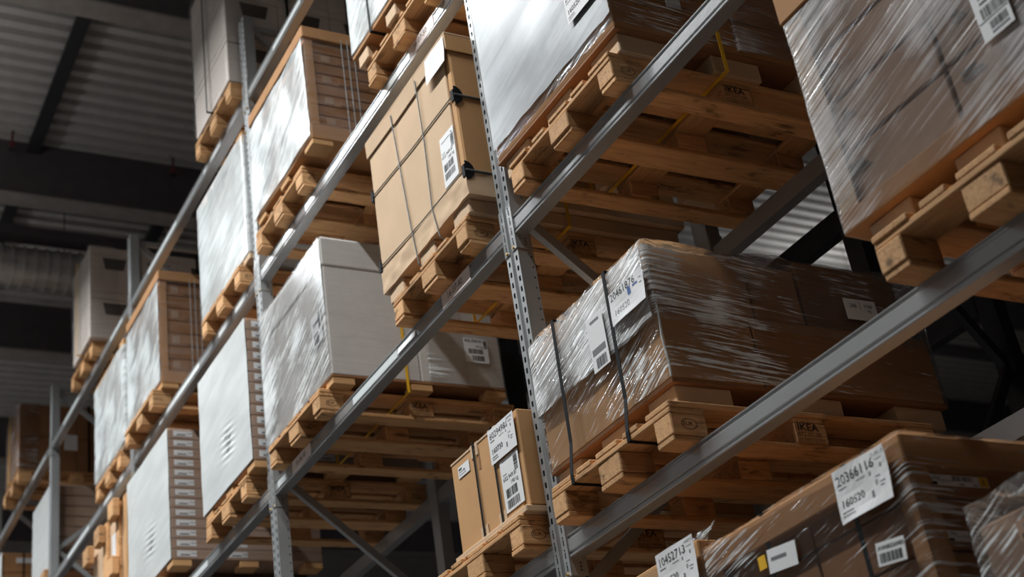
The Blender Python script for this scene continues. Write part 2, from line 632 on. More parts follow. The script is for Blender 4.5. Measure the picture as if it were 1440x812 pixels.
def strap(t, axis, pos, a0, a1, z0, z1, w, mat, th=0.0015, name='strap'):
    """band around a load: axis 'x' = plane of constant x (runs over front, top, back), 'y' = constant y, 'z' = horizontal"""
    mb_ = MB()
    if axis in 'xy':
        o = [(a0 - th, z0 - th), (a1 + th, z0 - th), (a1 + th, z1 + th), (a0 - th, z1 + th)]
        i_ = [(a0, z0), (a1, z0), (a1, z1), (a0, z1)]

        def P(a, z, s):
            return (pos + s * w / 2, a, z) if axis == 'x' else (a, pos + s * w / 2, z)
        vs_ = [P(a, z, -1) for a, z in o] + [P(a, z, 1) for a, z in o] + [P(a, z, -1) for a, z in i_] + [P(a, z, 1) for a, z in i_]
        fs = []
        for k in range(4):
            q = (k + 1) % 4
            fs += [(k, q, 4 + q, 4 + k), (8 + k, 12 + k, 12 + q, 8 + q), (k, 8 + k, 8 + q, q), (4 + k, 4 + q, 12 + q, 12 + k)]
        mb_.add([tuple(Vector(p) - t.b) for p in vs_], fs)
    return link(name, mb_.mesh(name, mat), t.o)


def band(t, axis, pos, pts, w, mat, th=0.002, name='strap'):
    """closed band through (a, z) points in a plane of constant x or y"""
    mb_ = MB()
    for (a, z), (a2, z2) in zip(pts, pts[1:] + pts[:1]):
        p, q = ((pos, a, z), (pos, a2, z2)) if axis == 'x' else ((a, pos, z), (a2, pos, z2))
        mb_.bar(Vector(p) - t.b, Vector(q) - t.b, w, th, (1, 0, 0) if axis == 'x' else (0, 1, 0))
    return link(name, mb_.mesh(name, mat), t.o)


def front_sheet(t, x0, x1, y, z0, z1, mat, seed, amp=0.004):
    """dense layers of film laid over the aisle side of a load"""
    mb_ = MB()
    nx_, nz_ = 26, 26
    for j in range(nz_ + 1):
        for i in range(nx_ + 1):
            x = x0 + (x1 - x0) * i / nx_
            z = z0 + (z1 - z0) * j / nz_
            if j == 0:
                z += 0.012 * noise.noise(Vector((x * 9, seed, 1)))
            d = amp * (0.5 + 0.5 * noise.noise(Vector((x * 4, seed * 3.1, z * 5))))
            mb_.v.append((x - t.b.x, y - d - t.b.y, z - t.b.z))
    for j in range(nz_):
        for i in range(nx_):
            a = j * (nx_ + 1) + i
            mb_.f.append((a, a + 1, a + nx_ + 2, a + nx_ + 1))
    return link('front_film', mb_.mesh('front_film', mat, True), t.o)


# ------------------------------------------------------------------ building shell
ZC = 11.2
floor = MB()
floor.box(-45, 14, -14, 30, -0.2, 0.0)
fo = link('floor', floor.mesh('floor', CONC))
tag(fo, 'grey concrete warehouse floor', None, None, 'structure')
w = MB()
w.box(-45.3, -45, -14, 30, 0, 12)  # this wall and the next are added for enclosure and bounce light
tag(link('wall_end', w.mesh('wall_end', WALL)), 'added pale end wall at the far end of the aisle', None, None, 'structure')
w = MB()
w.box(-45, 14, 30, 30.3, 0, 12)
tag(link('wall_side', w.mesh('wall_side', WALL)), 'added pale side wall beyond the racks', None, None, 'structure')

w = MB()
w.box(-45, 14, -5.8, -5.5, 0, 12)  # unseen wall added to bounce lamp light onto the rack fronts
tag(link('bounce_wall', w.mesh('bounce_wall', WALLD)), 'added unseen bounce wall on the camera side of the aisle', None, None, 'structure')

ceil = link('ceiling', None)
tag(ceil, 'trapezoidal steel roof deck with ribs running across the aisle', None, None, 'structure')
ceil.location = (0, 0, ZC)
sheet = MB()
PITCH = 0.2
prof = []
for k in range(5):
    x = k * PITCH
    prof += [(x, 0.0), (x + 0.095, 0.0), (x + 0.112, 0.07), (x + 0.183, 0.07)]
prof.append((5 * PITCH, 0.0))
for (xa, za), (xb, zb) in zip(prof[:-1], prof[1:]):
    sheet.quad((xa, -12, za), (xa, 29.9, za), (xb, 29.9, zb), (xb, -12, zb))
shm = sheet.mesh('roof_sheet', ROOF)
lap = MB()
for k in range(5):
    x = k * PITCH
    for j in range(9):
        yy = -11.3 + j * 4.2 + 0.9 * (k % 3)
        lap.box(x - 0.002, x + 0.1, yy, yy + 0.02, -0.006, 0.0)
lapm = lap.mesh('lap_joint', GIRDF)
for i in range(56):
    s = link('roof_sheet', shm, ceil, (-44.0 + i, 0, 0))
    if -14 < -44 + i < -5:
        link('lap_joint', lapm, s)

# roof girders across the aisle
for i, gx in enumerate((-2.4, -5.78, -9.13, -12.8, -16.4, -20.0, -24.0, -28.0, -32.0, -36.0)):
    names = ['over the nearest bay', 'at the top edge of the picture', 'above the spiral duct', 'below the spiral duct', 'fifth along the aisle', 'sixth along the aisle',
             'seventh along the aisle', 'eighth along the aisle', 'ninth along the aisle', 'last along the aisle']
    t = T('roof_girder', 'dark steel roof girder spanning the hall, ' + names[i], 'girder', (gx, 8, 10.5))
    t.box('web', gx - 0.22, gx, -12, 29.9, 10.52, ZC - 0.001, GIRD, 0)
    t.box('bottom_flange', gx - 0.23, gx + 0.01, -12, 29.9, 10.49, 10.52, GIRDF, 0)
t = T('cable_tray', 'dark cable tray hung between girder and spiral duct', 'cable tray', (-9.85, 6, 10.42))
t.box('tray', -9.98, -9.76, -12, 20, 10.40, 10.44, GIRD, 0)
t.box('tray_side', -9.78, -9.76, -12, 20, 10.44, 10.50, GIRD, 0)
for k in range(5):
    t.box('hanger', -9.775, -9.765, -6 + 4 * k, -5.98 + 4 * k, 10.44, ZC, GIRD, 0)
for i, (py, gx0, gx1, nm) in enumerate(((-0.2, -9.12, -6.01, 'between the two nearest girders in view'), (-0.2, -12.78, -9.36, 'beyond the second girder'),
                                        (1.55, -12.78, -9.36, 'behind the lattice of the top level'))):
    mb_ = MB()
    mb_.box(gx0, gx1, py - 0.045, py + 0.045, ZC - 0.13, ZC - 0.001)
    mb_.box(gx0, gx1, py - 0.07, py + 0.07, ZC - 0.14, ZC - 0.13)
    tag(link('roof_bridging', mb_.mesh('roof_bridging', DARKSTEEL)), 'thin dark steel bridging beam ' + nm, 'beam')
# sprinkler clips, small red and black
for i, (x, y) in enumerate(((-8.95, -0.45), (-8.98, 1.35))):
    t = T('sprinkler_head', ('red sprinkler head under the roof at the left picture edge', 'red sprinkler head under the roof beside the top-level rack beam')[i], 'sprinkler', (x, y, 10.95))
    t.box('body', x - 0.03, x + 0.03, y - 0.03, y + 0.03, 10.98, 11.05, RED, 0.01)
    t.box('drop_pipe', x - 0.012, x + 0.012, y - 0.012, y + 0.012, 11.05, ZC, RED, 0.003)
    t.box('deflector', x - 0.035, x + 0.035, y - 0.035, y + 0.035, 10.95, 10.96, DARKSTEEL, 0.003)

# spiral duct along y
t = T('ventilation_duct', 'galvanised spiral ventilation duct under the roof behind the top pallets', 'duct', (-10.0, 3, 10.0))
mb_ = MB()
n = 28
DR = 0.235
mb_.tube([(0, -9, 0), (0, 12, 0)], DR, n)
t.mb('duct_shell', mb_, DUCT, True, at=(-10.02, 0, 10.1))
ring = MB()
ring.tube([(0, -0.012, 0), (0, 0.012, 0)], DR + 0.02, n)
rm = ring.mesh('seam_ring', DUCT, True)
for k in range(60):
    link('seam_ring', rm, t.o, Vector((-10.02, -3 + k * 0.125, 10.1)) - t.b)
for yy in (0.35, 3.3, 6.3):
    t.box('hanger_wire', -10.025, -10.015, yy - 0.005, yy + 0.005, 10.33, ZC, DARKSTEEL, 0)

# ------------------------------------------------------------------ luminaires
ORD = ['first', 'second', 'third', 'fourth', 'fifth', 'sixth', 'seventh', 'eighth', 'ninth']
for i, (lx, ly, lz, lw_) in enumerate(LAMPS):
    row = 'over the camera aisle' if ly < 0 else 'over the next aisle'
    t = T('linear_luminaire', f'white linear luminaire {row}, {ORD[i] if ly < 0 else ORD[i - 9]} from the far end', 'lamp', (lx, ly, lz))
    t.box('housing', lx - 0.76, lx + 0.76, ly - 0.09, ly + 0.09, lz + 0.03, lz + 0.10, LAMPW, 0.01)
    t.box('diffuser', lx - 0.74, lx + 0.74, ly - 0.05, ly + 0.05, lz + 0.012, lz + 0.03, LAMPE, 0.004)
    for sx in (-0.6, 0.6):
        t.box('suspension_wire', lx + sx - 0.002, lx + sx + 0.002, ly - 0.002, ly + 0.002, lz + 0.10, ZC, DARKSTEEL, 0)
    ld = bpy.data.lights.new('luminaire_light', 'AREA')
    ld.shape = 'RECTANGLE'
    ld.size = 1.48
    ld.size_y = 0.10
    ld.energy = lw_
    ld.color = LAMP_COL
    ld.spread = R(128)
    lo = link('luminaire_light', ld, t.o, (0, 0, 0.0))
    lu = bpy.data.lights.new('roof_fill_uplight', 'AREA')  # added upward light, put in to brighten the roof deck
    lu.shape = 'RECTANGLE'
    lu.size = 1.4
    lu.size_y = 0.10
    lu.energy = 9.0 if ly < 0 else 28.0
    lu.color = LAMP_COL
    link('roof_fill_uplight', lu, t.o, (0, 0, 0.115), (math.pi, 0, 0))

# ------------------------------------------------------------------ rack: upright frames
HPOST = 8.12
HOLE = 0.05


def facet(mb_, a, b, hw, hh, z0, z1, pitch, z_off=0.02):
    """flat strip from point a to b (x,y) with a column of slots in the middle"""
    a, b = Vector(a), Vector(b)
    L = (b - a).length
    d = (b - a) / L
    c = L / 2

    def q(s0, s1, za, zb):
        p, r_ = a + d * s0, a + d * s1
        mb_.quad((p.x, p.y, za), (r_.x, r_.y, za), (r_.x, r_.y, zb), (p.x, p.y, zb))
    q(0, c - hw / 2, z0, z1)
    q(c + hw / 2, L, z0, z1)
    z = z0
    k = z0 + z_off
    while k + hh < z1:
        q(c - hw / 2, c + hw / 2, z, k)
        z = k + hh
        k += pitch
    q(c - hw / 2, c + hw / 2, z, z1)


def post_mesh():
    mb_ = MB()
    H = HPOST
    facet(mb_, (0.0, 0.0), (0.037, 0.0), 0.0135, 0.024, 0.0, H, HOLE)
    for p, q_ in (((0.037, 0), (0.044, 0.013)), ((0.044, 0.013), (0.056, 0.013)), ((0.056, 0.013), (0.063, 0.0))):
        mb_.quad((p[0], p[1], 0), (q_[0], q_[1], 0), (q_[0], q_[1], H), (p[0], p[1], H))
    facet(mb_, (0.063, 0.0), (0.1, 0.0), 0.0135, 0.024, 0.0, H, HOLE)
    facet(mb_, (0.1, 0.0), (0.1, 0.012), 0.0, 0.01, 0.0, H, 100)
    mb_.quad((0.1, 0.012, 0), (0.1, 0.052, 0), (0.1, 0.052, H), (0.1, 0.012, H))
    facet(mb_, (0.1, 0.052), (0.1, 0.075), 0.008, 0.008, 0.0, H, HOLE, 0.03)
    mb_.quad((0.1, 0.075, 0), (0.075, 0.075, 0), (0.075, 0.075, H), (0.1, 0.075, H))
    mb_.quad((0.025, 0.075, 0), (0.0, 0.075, 0), (0.0, 0.075, H), (0.025, 0.075, H))
    mb_.quad((0.0, 0.075, 0), (0.0, 0.0, 0), (0.0, 0.0, H), (0.0, 0.075, H))
    # added back panel on the open post, so slots look into shade
    mb_.quad((0.02, 0.0745, 0), (0.08, 0.0745, 0), (0.08, 0.0745, H), (0.02, 0.0745, H))
    return mb_.mesh('post', STEEL)


POST = post_mesh()
foot = MB()
foot.box(-0.02, 0.12, -0.02, 0.10, 0, 0.008)
FOOTM = foot.mesh('foot_plate', STEEL)
NODES = [8.06 - 0.845 * k for k in range(10)]
brm = {}


def frame(X, y0, depth, label, post=POST, mat=STEEL, yf=None):
    o = thing('upright_frame', label, 'rack frame', (X, y0, 0), 'upright frames of the racks')
    link('post', post, o)
    link('post', post, o, (0.1, depth, 0), (0, 0, math.pi))
    link('foot_plate', FOOTM, o)
    link('foot_plate', FOOTM, o, (0, depth - 0.08, 0))
    for k in range(9):
        a = (0.05, 0.06, NODES[k]) if k % 2 == 0 else (0.05, depth - 0.06, NODES[k])
        b = (0.05, 0.06, NODES[k + 1]) if k % 2 else (0.05, depth - 0.06, NODES[k + 1])
        key = (k % 2, depth, mat.name)
        if key not in brm:
            mb_ = MB()
            A, B = Vector(a), Vector(b)
            mb_.bar((0, 0, 0), B - A, 0.035, 0.045)
            brm[key] = mb_.mesh('diagonal_brace', mat)
        link('diagonal_brace', brm[key], o, a)
    for zz in (8.06, 0.25):
        key = ('h', depth, mat.name)
        if key not in brm:
            mb_ = MB()
            mb_.bar((0, 0, 0), (0, depth - 0.12, 0), 0.035, 0.04)
            brm[key] = mb_.mesh('horizontal_brace', mat)
        link('horizontal_brace', brm[key], o, (0.05, 0.06, zz))
    return o


DEPTH = 1.12
FR_LAB = {3.0: 'grey perforated steel upright frame just outside the right picture edge', 0.0: 'grey perforated steel upright frame right of the tan corded carton',
          -3.0: 'grey perforated steel upright frame left of the white wrapped load', -6.0: 'grey perforated steel upright frame left of the stack with white labels',
          -9.0: 'grey perforated steel upright frame in front of the yellow-strapped far carton', -12.0: 'grey perforated steel upright frame past the left picture edge'}
for X, lab in FR_LAB.items():
    frame(X, 0.0, DEPTH, lab)

# ------------------------------------------------------------------ rack: beams
BD = 0.06
bprof = [(BD, 0.0), (0.003, 0.0), (0.0, 0.003), (0.0, 0.010), (0.007, 0.014), (0.007, 0.020), (0.001, 0.024), (0.001, 0.068), (0.006, 0.073), (0.006, 0.081), (0.001, 0.083), (0.001, BH), (BD, BH)]
mb_ = MB()
mb_.prism_x(bprof[::-1], 0.103, BAY - 0.003)
BEAMM = mb_.mesh('beam_profile', STEELB)


def connector_mesh(left):
    mb_ = MB()
    za, zb = -0.068, 0.158
    if left:
        mb_.box(0.062, 0.1035, -0.004, -0.0005, za, zb)
        mb_.box(0.1005, 0.1035, -0.004, 0.07, za, zb)
    else:
        mb_.box(BAY - 0.0035, BAY + 0.038, -0.004, -0.0005, za, zb)
        mb_.box(BAY - 0.0035, BAY - 0.0005, -0.004, 0.07, za, zb)
    return mb_.mesh('connector', STEEL)


def slots_mesh(left):
    mb_ = MB()
    cx = 0.081 if left else BAY + 0.019
    for k in range(4):
        z = -0.045 + 0.05 * k
        mb_.box(cx - 0.003, cx + 0.003, -0.0052, -0.0038, z, z + 0.022)  # dark raised boxes paint in the shade inside the slots
        mb_.box(cx - 0.004, cx + 0.002, -0.0052, -0.0038, z + 0.028, z + 0.034)
    return mb_.mesh('slots', SLOT)


CON = {True: connector_mesh(True), False: connector_mesh(False)}
SLO = {True: slots_mesh(True), False: slots_mesh(False)}
mb_ = MB()
mb_.tube([(0, 0, 0), (0, -0.008, 0)], 0.006, 6)
BOLTM = mb_.mesh('lock_bolt', BRASS)
dots = MB()
for k in range(3):
    dots.box(0.1033, 0.1045, 0.04, 0.046, -0.05 + 0.014 * k, -0.044 + 0.014 * k)
DOTM = dots.mesh('rivet', SLOT)

LEVN = ['lowest', 'second', 'third', 'fourth', 'topmost']
BAYN = {0.0: 'nearest bay at the right', -3.0: 'bay left of the corded tan carton post', -6.0: 'bay with the white-labelled stack', -9.0: 'far bay behind the grey cartons',
        -12.0: 'farthest bay at the left edge'}
BEAMS = {}


def beam(X, lv, rear=False):
    o = thing('rack_beam', f"grey steel {'rear' if rear else 'front'} pallet beam, {LEVN[lv]} level, {BAYN[X]}", 'rack beam', (X, DEPTH if rear else 0.0, LV[lv]), 'pallet rack beams')
    if rear:
        o.rotation_euler = (0, 0, math.pi)
        o.location = (X + BAY + 0.1, DEPTH, LV[lv])
    link('beam_profile', BEAMM, o)
    for s in (True, False):
        c = link('connector', CON[s], o)
        link('slots', SLO[s], c)
        link('lock_bolt', BOLTM, c, (0.078 if s else BAY + 0.022, -0.004, -0.058))
        if s:
            link('rivet', DOTM, c)
    BEAMS[(X, lv, rear)] = o
    return o


for X in BAYN:
    for lv in range(5):
        if lv == 0 and X < 0:
            continue
        if lv >= 3 and X == 0.0:
            continue
        if lv == 1 and X < -3:
            continue
        beam(X, lv)
        beam(X, lv, True)


def beam_strip(X, lv, x0, x1, mat, name, z0=0.026, z1=0.066, th=0.0015):
    o = BEAMS[(X, lv, False)]
    c = ((x0 + x1) / 2 - X, 0.001 - th / 2, (z0 + z1) / 2)
    return link(name, boxmesh(name, x1 - x0, th, z1 - z0, mat, 0.0), o, c)


def beam_tag(X, lv, x0, x1, s):
    p = beam_strip(X, lv, x0, x1, TAG, 'location_tag', 0.012, BH - 0.002, 0.003)
    if s:
        mb_ = MB()
        put_text(mb_, 'front', s, -(x1 - x0) / 2 + 0.055, -0.012, 0.046, 0.0022, wide=0.95)
        link('print', mb_.mesh('print', INK), p)
    return p


beam_tag(-3.0, 2, -0.608, -0.318, '16-07-40')
beam_tag(-3.0, 3, -0.60, -0.31, '16-07-50')
beam_tag(-3.0, 2, -2.602, -2.31, '16-06-40')
p = beam_strip(-3.0, 2, -1.117, -0.91, PAPER, 'loose_tag', 0.03, 0.062, 0.004)
p.rotation_euler = (R(-12), 0, R(0))
for X, lv, x0, x1 in ((-3, 3, -0.93, -0.66), (-3, 3, -1.55, -1.0), (-3, 3, -2.1, -1.95), (-3, 3, -2.75, -2.3), (-3, 2, -1.7, -1.13), (-3, 2, -2.85, -2.7),
                      (-6, 2, -4.6, -4.2), (-6, 3, -3.4, -3.2), (-6, 3, -3.75, -3.5), (-6, 3, -5.2, -4.2), (-6, 3, -5.6, -5.45), (-9, 3, -6.35, -6.18), (-9, 3, -6.9, -6.6), (-9, 3, -8.2, -7.4),
                      (-3, 4, -2.4, -1.9), (-6, 4, -3.9, -3.5), (-6, 4, -5.4, -4.6), (-9, 4, -6.6, -6.2), (-9, 4, -8.4, -7.7), (-12, 4, -9.8, -9.2)):
    beam_strip(float(X), lv, x0, x1, BEAMLIT, 'lit_beam_patch')  # pale strips paint in the lamp-lit stretches of the beam front

# ------------------------------------------------------------------ pallets
PW, PL = 0.8, 1.2
stamp = MB()
put_text(stamp, 'side', 'IKEA', -0.062, 0.008, 0.040, bold=0.05, wide=1.15)
put_text(stamp, 'side', '872.371.00', -0.062, -0.013, 0.0235)
put_text(stamp, 'side', 'PROPERTY OF IKEA', -0.062, -0.030, 0.0135)
for a in ((-0.068, 0.068, 0.0375, 0.0395), (-0.068, 0.068, -0.0375, -0.0355), (-0.068, -0.066, -0.0375, 0.0395), (0.066, 0.068, -0.0375, 0.0395)):
    put_rect(stamp, 'side', *a)
STAMPM = stamp.mesh('printed_stamp', STAMP)
est = MB()
put_text(est, 'side', 'EUR', -0.026, -0.006, 0.022)
for k in range(16):
    a0, a1 = 2 * math.pi * k / 16, 2 * math.pi * (k + 1) / 16
    fn = FACES['side']
    est.add([fn(0.034 * math.cos(a0), 0.02 * math.sin(a0), 0), fn(0.034 * math.cos(a1), 0.02 * math.sin(a1), 0),
             fn(0.031 * math.cos(a1), 0.0175 * math.sin(a1), 0), fn(0.031 * math.cos(a0), 0.0175 * math.sin(a0), 0)], [(0, 1, 2, 3)])
ESTM = est.mesh('burned_mark', STAMP)


def pallet(lv, x0, y0, what, rot=0.0, stamps=True):
    o = thing('euro_pallet', 'wooden pallet ' + what, 'pallet', (x0 + PW / 2, y0 + PL / 2, BT[lv]), 'wooden pallets on the racks')
    o.rotation_euler = (0, 0, rot)
    J = lambda a: random.uniform(-a, a)

    def part(nm, sx, sy, sz, mat, x, y, z):
        q = link(nm, boxmesh(nm, sx, sy, sz, mat, 0.004), o, (x + sx / 2 - PW / 2 + J(.003), y + sy / 2 - PL / 2 + J(.004), z + sz / 2), (0, 0, J(0.006)))
        return q
    bw = (0.1, 0.145, 0.1)
    bx = (0.0, 0.3275, 0.7)
    for w_, x in zip(bw, bx):
        part('bottom_board', w_, PL - 0.004, 0.022, WY, x, 0.002, 0.0)
    for j, yy in enumerate((0.0, 0.5275, 1.055)):
        for w_, x in zip(bw, bx):
            b = part('block', w_, 0.145, 0.077, WB, x, yy, 0.0225)
            if x > 0.6 and stamps:
                if j == 1:
                    link('printed_stamp', STAMPM, b, (w_ / 2 + 0.0008, 0, 0))
                else:
                    link('burned_mark', ESTM, b, (w_ / 2 + 0.0008, 0, 0))
        part('stringer_board', PW - 0.002, 0.145, 0.0215, WX, 0.001, yy, 0.1)
    for w_, x in zip((0.145, 0.1, 0.145, 0.1, 0.145), (0.0, 0.186, 0.3275, 0.514, 0.655)):
        part('deck_board', w_, PL, 0.022, WY, x, 0.0, 0.122)
    return o


PY = -0.085
pallet(1, 0.205, -0.10, 'under the brown cartons bound with two black straps')
pallet(1, 2.065, -0.11, 'under the big film-wrapped stack at the right edge')
pallet(1, -0.85, -0.10, 'under the small carton with two black straps')
pallet(2, 0.262, -0.075, 'under the grey wrapped load above the strapped cartons')
pallet(2, -0.945, -0.085, 'under the tan corded carton')
pallet(2, -2.735, -0.085, 'under the large white wrapped load')
pallet(2, -3.955, -0.08, 'under the white cartons beside the second post')
pallet(2, -5.83, -0.09, 'under the stack with a column of white labels')
pallet(2, -7.05, -0.08, 'under the tan crate with wooden cleats', stamps=False)
pallet(3, -0.96, -0.07, 'under the white wrapped load at the top edge')
pallet(3, -2.735, -0.075, 'under the brown tray stack with a tan lid beside the second post')
pallet(3, -3.91, -0.062, 'under the narrow white wrapped load below the grey cartons')
pallet(3, -5.80, -0.10, 'under the farther brown tray stack with white film front', stamps=False)
pallet(3, -6.95, -0.05, 'under the crumpled white load left of the third post', stamps=False)
pallet(3, -9.84, -0.03, 'under the far carton with yellow strap', stamps=False)
pallet(3, -11.88, -0.05, 'under the far brown cartons in the lower left corner', stamps=False)
pallet(4, -3.83, -0.075, 'under the tall grey cartons at the top', stamps=False)
pallet(4, -7.78, -0.065, 'under the grey cartons beside the duct', stamps=False)
pallet(4, -10.78, -0.11, 'under the dark brown cartons at the far left', stamps=False)
pallet(0, 1.10, -0.12, 'under the lidded brown stack at the bottom right', stamps=False)
pallet(0, 2.12, -0.12, 'under the crumpled film bundle in the bottom right corner', stamps=False)
pallet(0, 0.17, -0.12, 'under the low carton at the bottom edge', stamps=False)


# ------------------------------------------------------------------ loads
def load(label, x0, x1, y0, y1, z0, cat='wrapped load', name='pallet_load'):
    return T(name, label, cat, ((x0 + x1) / 2, (y0 + y1) / 2, z0))


def cartons(t, x0, x1, y0, y1, z0, z1, nx, ny, nz, mat, gap=0.004, bev=0.004, name='carton', jit=0.0):
    res = []
    dx, dy, dz = (x1 - x0) / nx, (y1 - y0) / ny, (z1 - z0) / nz
    for i in range(nx):
        for j in range(ny):
            for k in range(nz):
                q = t.box(name, x0 + i * dx + gap / 2, x0 + (i + 1) * dx - gap / 2, y0 + j * dy + gap / 2, y0 + (j + 1) * dy - gap / 2,
                          z0 + k * dz, z0 + (k + 1) * dz - gap, mat, bev)
                if jit:
                    q.location.x += random.uniform(-jit, jit)
                    q.location.y += random.uniform(-jit, jit)
                res.append((q, i, j, k))
    return res


def feet(t, x0, x1, y0, y1, z0, h, mat=CBT, sx=0.17, sy=0.2, inset=0.02):
    for i in range(3):
        for j in range(3):
            x = x0 + inset + (x1 - x0 - 2 * inset - sx) * i / 2
            y = y0 + inset + (y1 - y0 - 2 * inset - sy) * j / 2
            t.box('cardboard_foot', x, x + sx, y, y + sy, z0, z0 + h, mat, 0.004)


A5 = lambda big, code: [('t', big, -0.098, 0.030, 0.040), ('t', code, -0.095, -0.035, 0.032, 0.03), ('r', -0.095, -0.06, 0.018, 0.022, INKG),
                        ('r', -0.095, -0.05, -0.05, -0.046, INKG), ('r', -0.095, -0.045, -0.060, -0.057, INKG), ('r', -0.02, 0.02, 0.018, 0.020, INKG),
                        ('t', '8', 0.035, 0.012, 0.016), ('t', '8', 0.078, 0.020, 0.018), ('t', '0', 0.052, -0.022, 0.022), ('r', 0.03, 0.06, 0.035, 0.037, INKG),
                        ('r', 0.065, 0.095, 0.045, 0.047, INKG), ('t', big, 0.055, 0.058, 0.012), ('r', 0.07, 0.09, -0.02, -0.017, INKG), ('r', 0.07, 0.085, -0.03, -0.027, INKG),
                        ('r', 0.03, 0.04, -0.05, -0.03, INKG), ('r', 0.055, 0.075, 0.0, 0.002, INKG)]
GOODS = lambda num, kg: [('b', -0.055, 0.045, -0.10, -0.065, 11), ('b', -0.055, 0.04, -0.055, -0.018, 12), ('t', num, -0.065, 0.018, 0.026), ('t', kg, -0.01, -0.008, 0.024),
                         ('b', 0.035, 0.065, 0.035, 0.10, 13, False), ('t', '90', 0.04, 0.104, 0.016), ('r', -0.062, -0.03, 0.044, 0.047, INKG), ('r', -0.055, 0.03, 0.10, 0.104, INKG)]

# --- D: grey wrapped load on the third level, nearest bay
x0, x1, y0, y1, z0, z1 = 0.132, 1.10, -0.045, 1.12, PT[2] + 0.085, 5.84
t = load('grey film-wrapped brown load with yellow strap at the top centre', x0, x1, y0, y1, PT[2])
feet(t, x0 + 0.01, x1, y0, y1, PT[2], 0.085, CBT, 0.2, 0.24)
t.box('tray', x0 - 0.002, x1 + 0.002, y0 - 0.002, y1 + 0.002, z0 + 0.001, z0 + 0.016, CBD, 0.002)
cartons(t, x0, x1, y0, y1, z0 + 0.018, z1, 1, 1, 1, CB)
cartons(t, x0, x1, y0, y1, z1, z1 + 0.05, 1, 1, 1, CB)
t.box('side_panel', x1, x1 + 0.003, y0 + 0.01, y1 - 0.01, z0 + 0.19, z0 + 0.194, CBD, 0)
film_shell(t, x0, x1, y0, y1, z0 + 0.03, z1, F_FINE, 0.004, 0.003, 1, rad=0.010)
film_shell(t, x0, x1, 0.56, y1, z0 + 0.03, z1, F_MID, 0.009, 0.004, 21, rad=0.010)
front_sheet(t, x0, x1 + 0.006, y0 - 0.010, z0 + 0.075, z1, F_GREY, 1)
mb_ = MB()
mb_.box(-0.001, 0.001, 0, 0.07, 0, 0.75)
t.mb('film_fold', mb_, F_PALE, at=(x1 + 0.021, 0.22, z0 + 0.16))
strap(t, 'y', 0.44, x0 - 0.024, x1 + 0.026, BT[2] + 0.119, z1 + 0.052, 0.018, YELLOW)
label(t, 'front', 0.955, 5.135, y0 - 0.022, 0.21, 0.15, A5('20461876', '160520'))

# --- strapped brown cartons
x0, x1, y0, y1 = 0.14, 0.98, -0.038, 1.235
zb, zm, zt = PT[1] + 0.1, 3.717, 3.965
t = load('brown cartons in clear film bound with two black straps', x0, x1, y0, y1, PT[1])
feet(t, x0, x1, y0, y1, PT[1], 0.082, CBT, 0.17, 0.24, 0.015)
t.box('tray', x0 - 0.004, x1 + 0.004, y0 - 0.004, y1 + 0.004, zb - 0.018, zb - 0.002, CBD, 0.002)
t.box('carton', x0, x1, y0, 0.362, zb, zm - 0.003, CBO, 0.005)
t.box('carton', x0, x1, 0.368, 1.235, zb, zm - 0.003, CB, 0.005)
t.box('carton', x0 + 0.008, x1 - 0.004, y0 + 0.006, 0.40, zm, zt, CBO, 0.006)
t.box('carton', x0 + 0.01, x1 - 0.004, 0.41, 0.64, zm, zt - 0.02, CB, 0.006)
t.box('carton', x0 + 0.01, x1 - 0.01, 0.66, 1.16, zm, zt + 0.03, CBD, 0.006)
film_shell(t, x0, x1, y0, y1, zb - 0.004, zt - 0.004, F_CLEAR, 0.006, 0.014, 2, rad=0.016, res=0.022, drape=0.045, top=0.2)
film_shell(t, x0 + 0.002, x1 + 0.0, y0 - 0.012, y1, zm - 0.06, zt - 0.004, F_BAND, 0.008, 0.014, 22, rad=0.02, res=0.022, top=0)
front_sheet(t, x0 + 0.05, x1, y0 - 0.026, zm - 0.05, zt - 0.004, F_HAZE, 31, 0.004)  # added hazy sheet paints in the whiteness of the strongly lit upper front
for px in (0.37, 0.757):
    band(t, 'x', px, [(y0 - 0.036, zt + 0.006), (y0 - 0.046, zb + 0.02), (y0 - 0.066, PT[1] - 0.01), (y0 - 0.066, BT[1] + 0.098), (y1 - 0.12, BT[1] + 0.098), (y1 + 0.03, PT[1]), (y1 + 0.03, zt + 0.03)], 0.02, BLACK)
label(t, 'front', 0.879, 3.80, y0 - 0.040, 0.225, 0.128, [('t', '20461876', -0.105, 0.03, 0.042), ('t', '160520', -0.09, -0.035, 0.034, INKG), ('r', 0.01, 0.03, 0.0, 0.03, INKB), ('r', 0.045, 0.075, 0.018, 0.026, INKB), ('r', 0.085, 0.1, 0.03, 0.034, INKG),
                                                           ('r', 0.085, 0.1, 0.01, 0.014, INKG)], curl=0.012)
label(t, 'front', 0.647, 3.74, y0 - 0.036, 0.112, 0.217, [('b', -0.03, 0.04, -0.10, -0.06, 21), ('r', -0.045, 0.045, -0.045, -0.02, INKG), ('r', -0.03, 0.03, 0.08, 0.09, INKG)])
label(t, 'side', 0.91, 3.795, x1 + 0.026, 0.16, 0.09, [('t', '246', -0.055, 0.008, 0.024), ('r', -0.004, -0.002, -0.0, 0.04), ('t', '1160', 0.015, 0.012, 0.022, 0.03), ('t', '90', 0.03, -0.01, 0.02)])
# edge ridge of gathered film on the front corner
mb_ = MB()
mb_.tube([(x1 + 0.008 + 0.004 * math.sin(k * 1.7), y0 - 0.008, zb + (zt - zb) * k / 10) for k in range(11)], 0.004, 6)
t.mb('film_fold', MB() if False else mb_, F_PALE, True, at=(0, 0, 0))

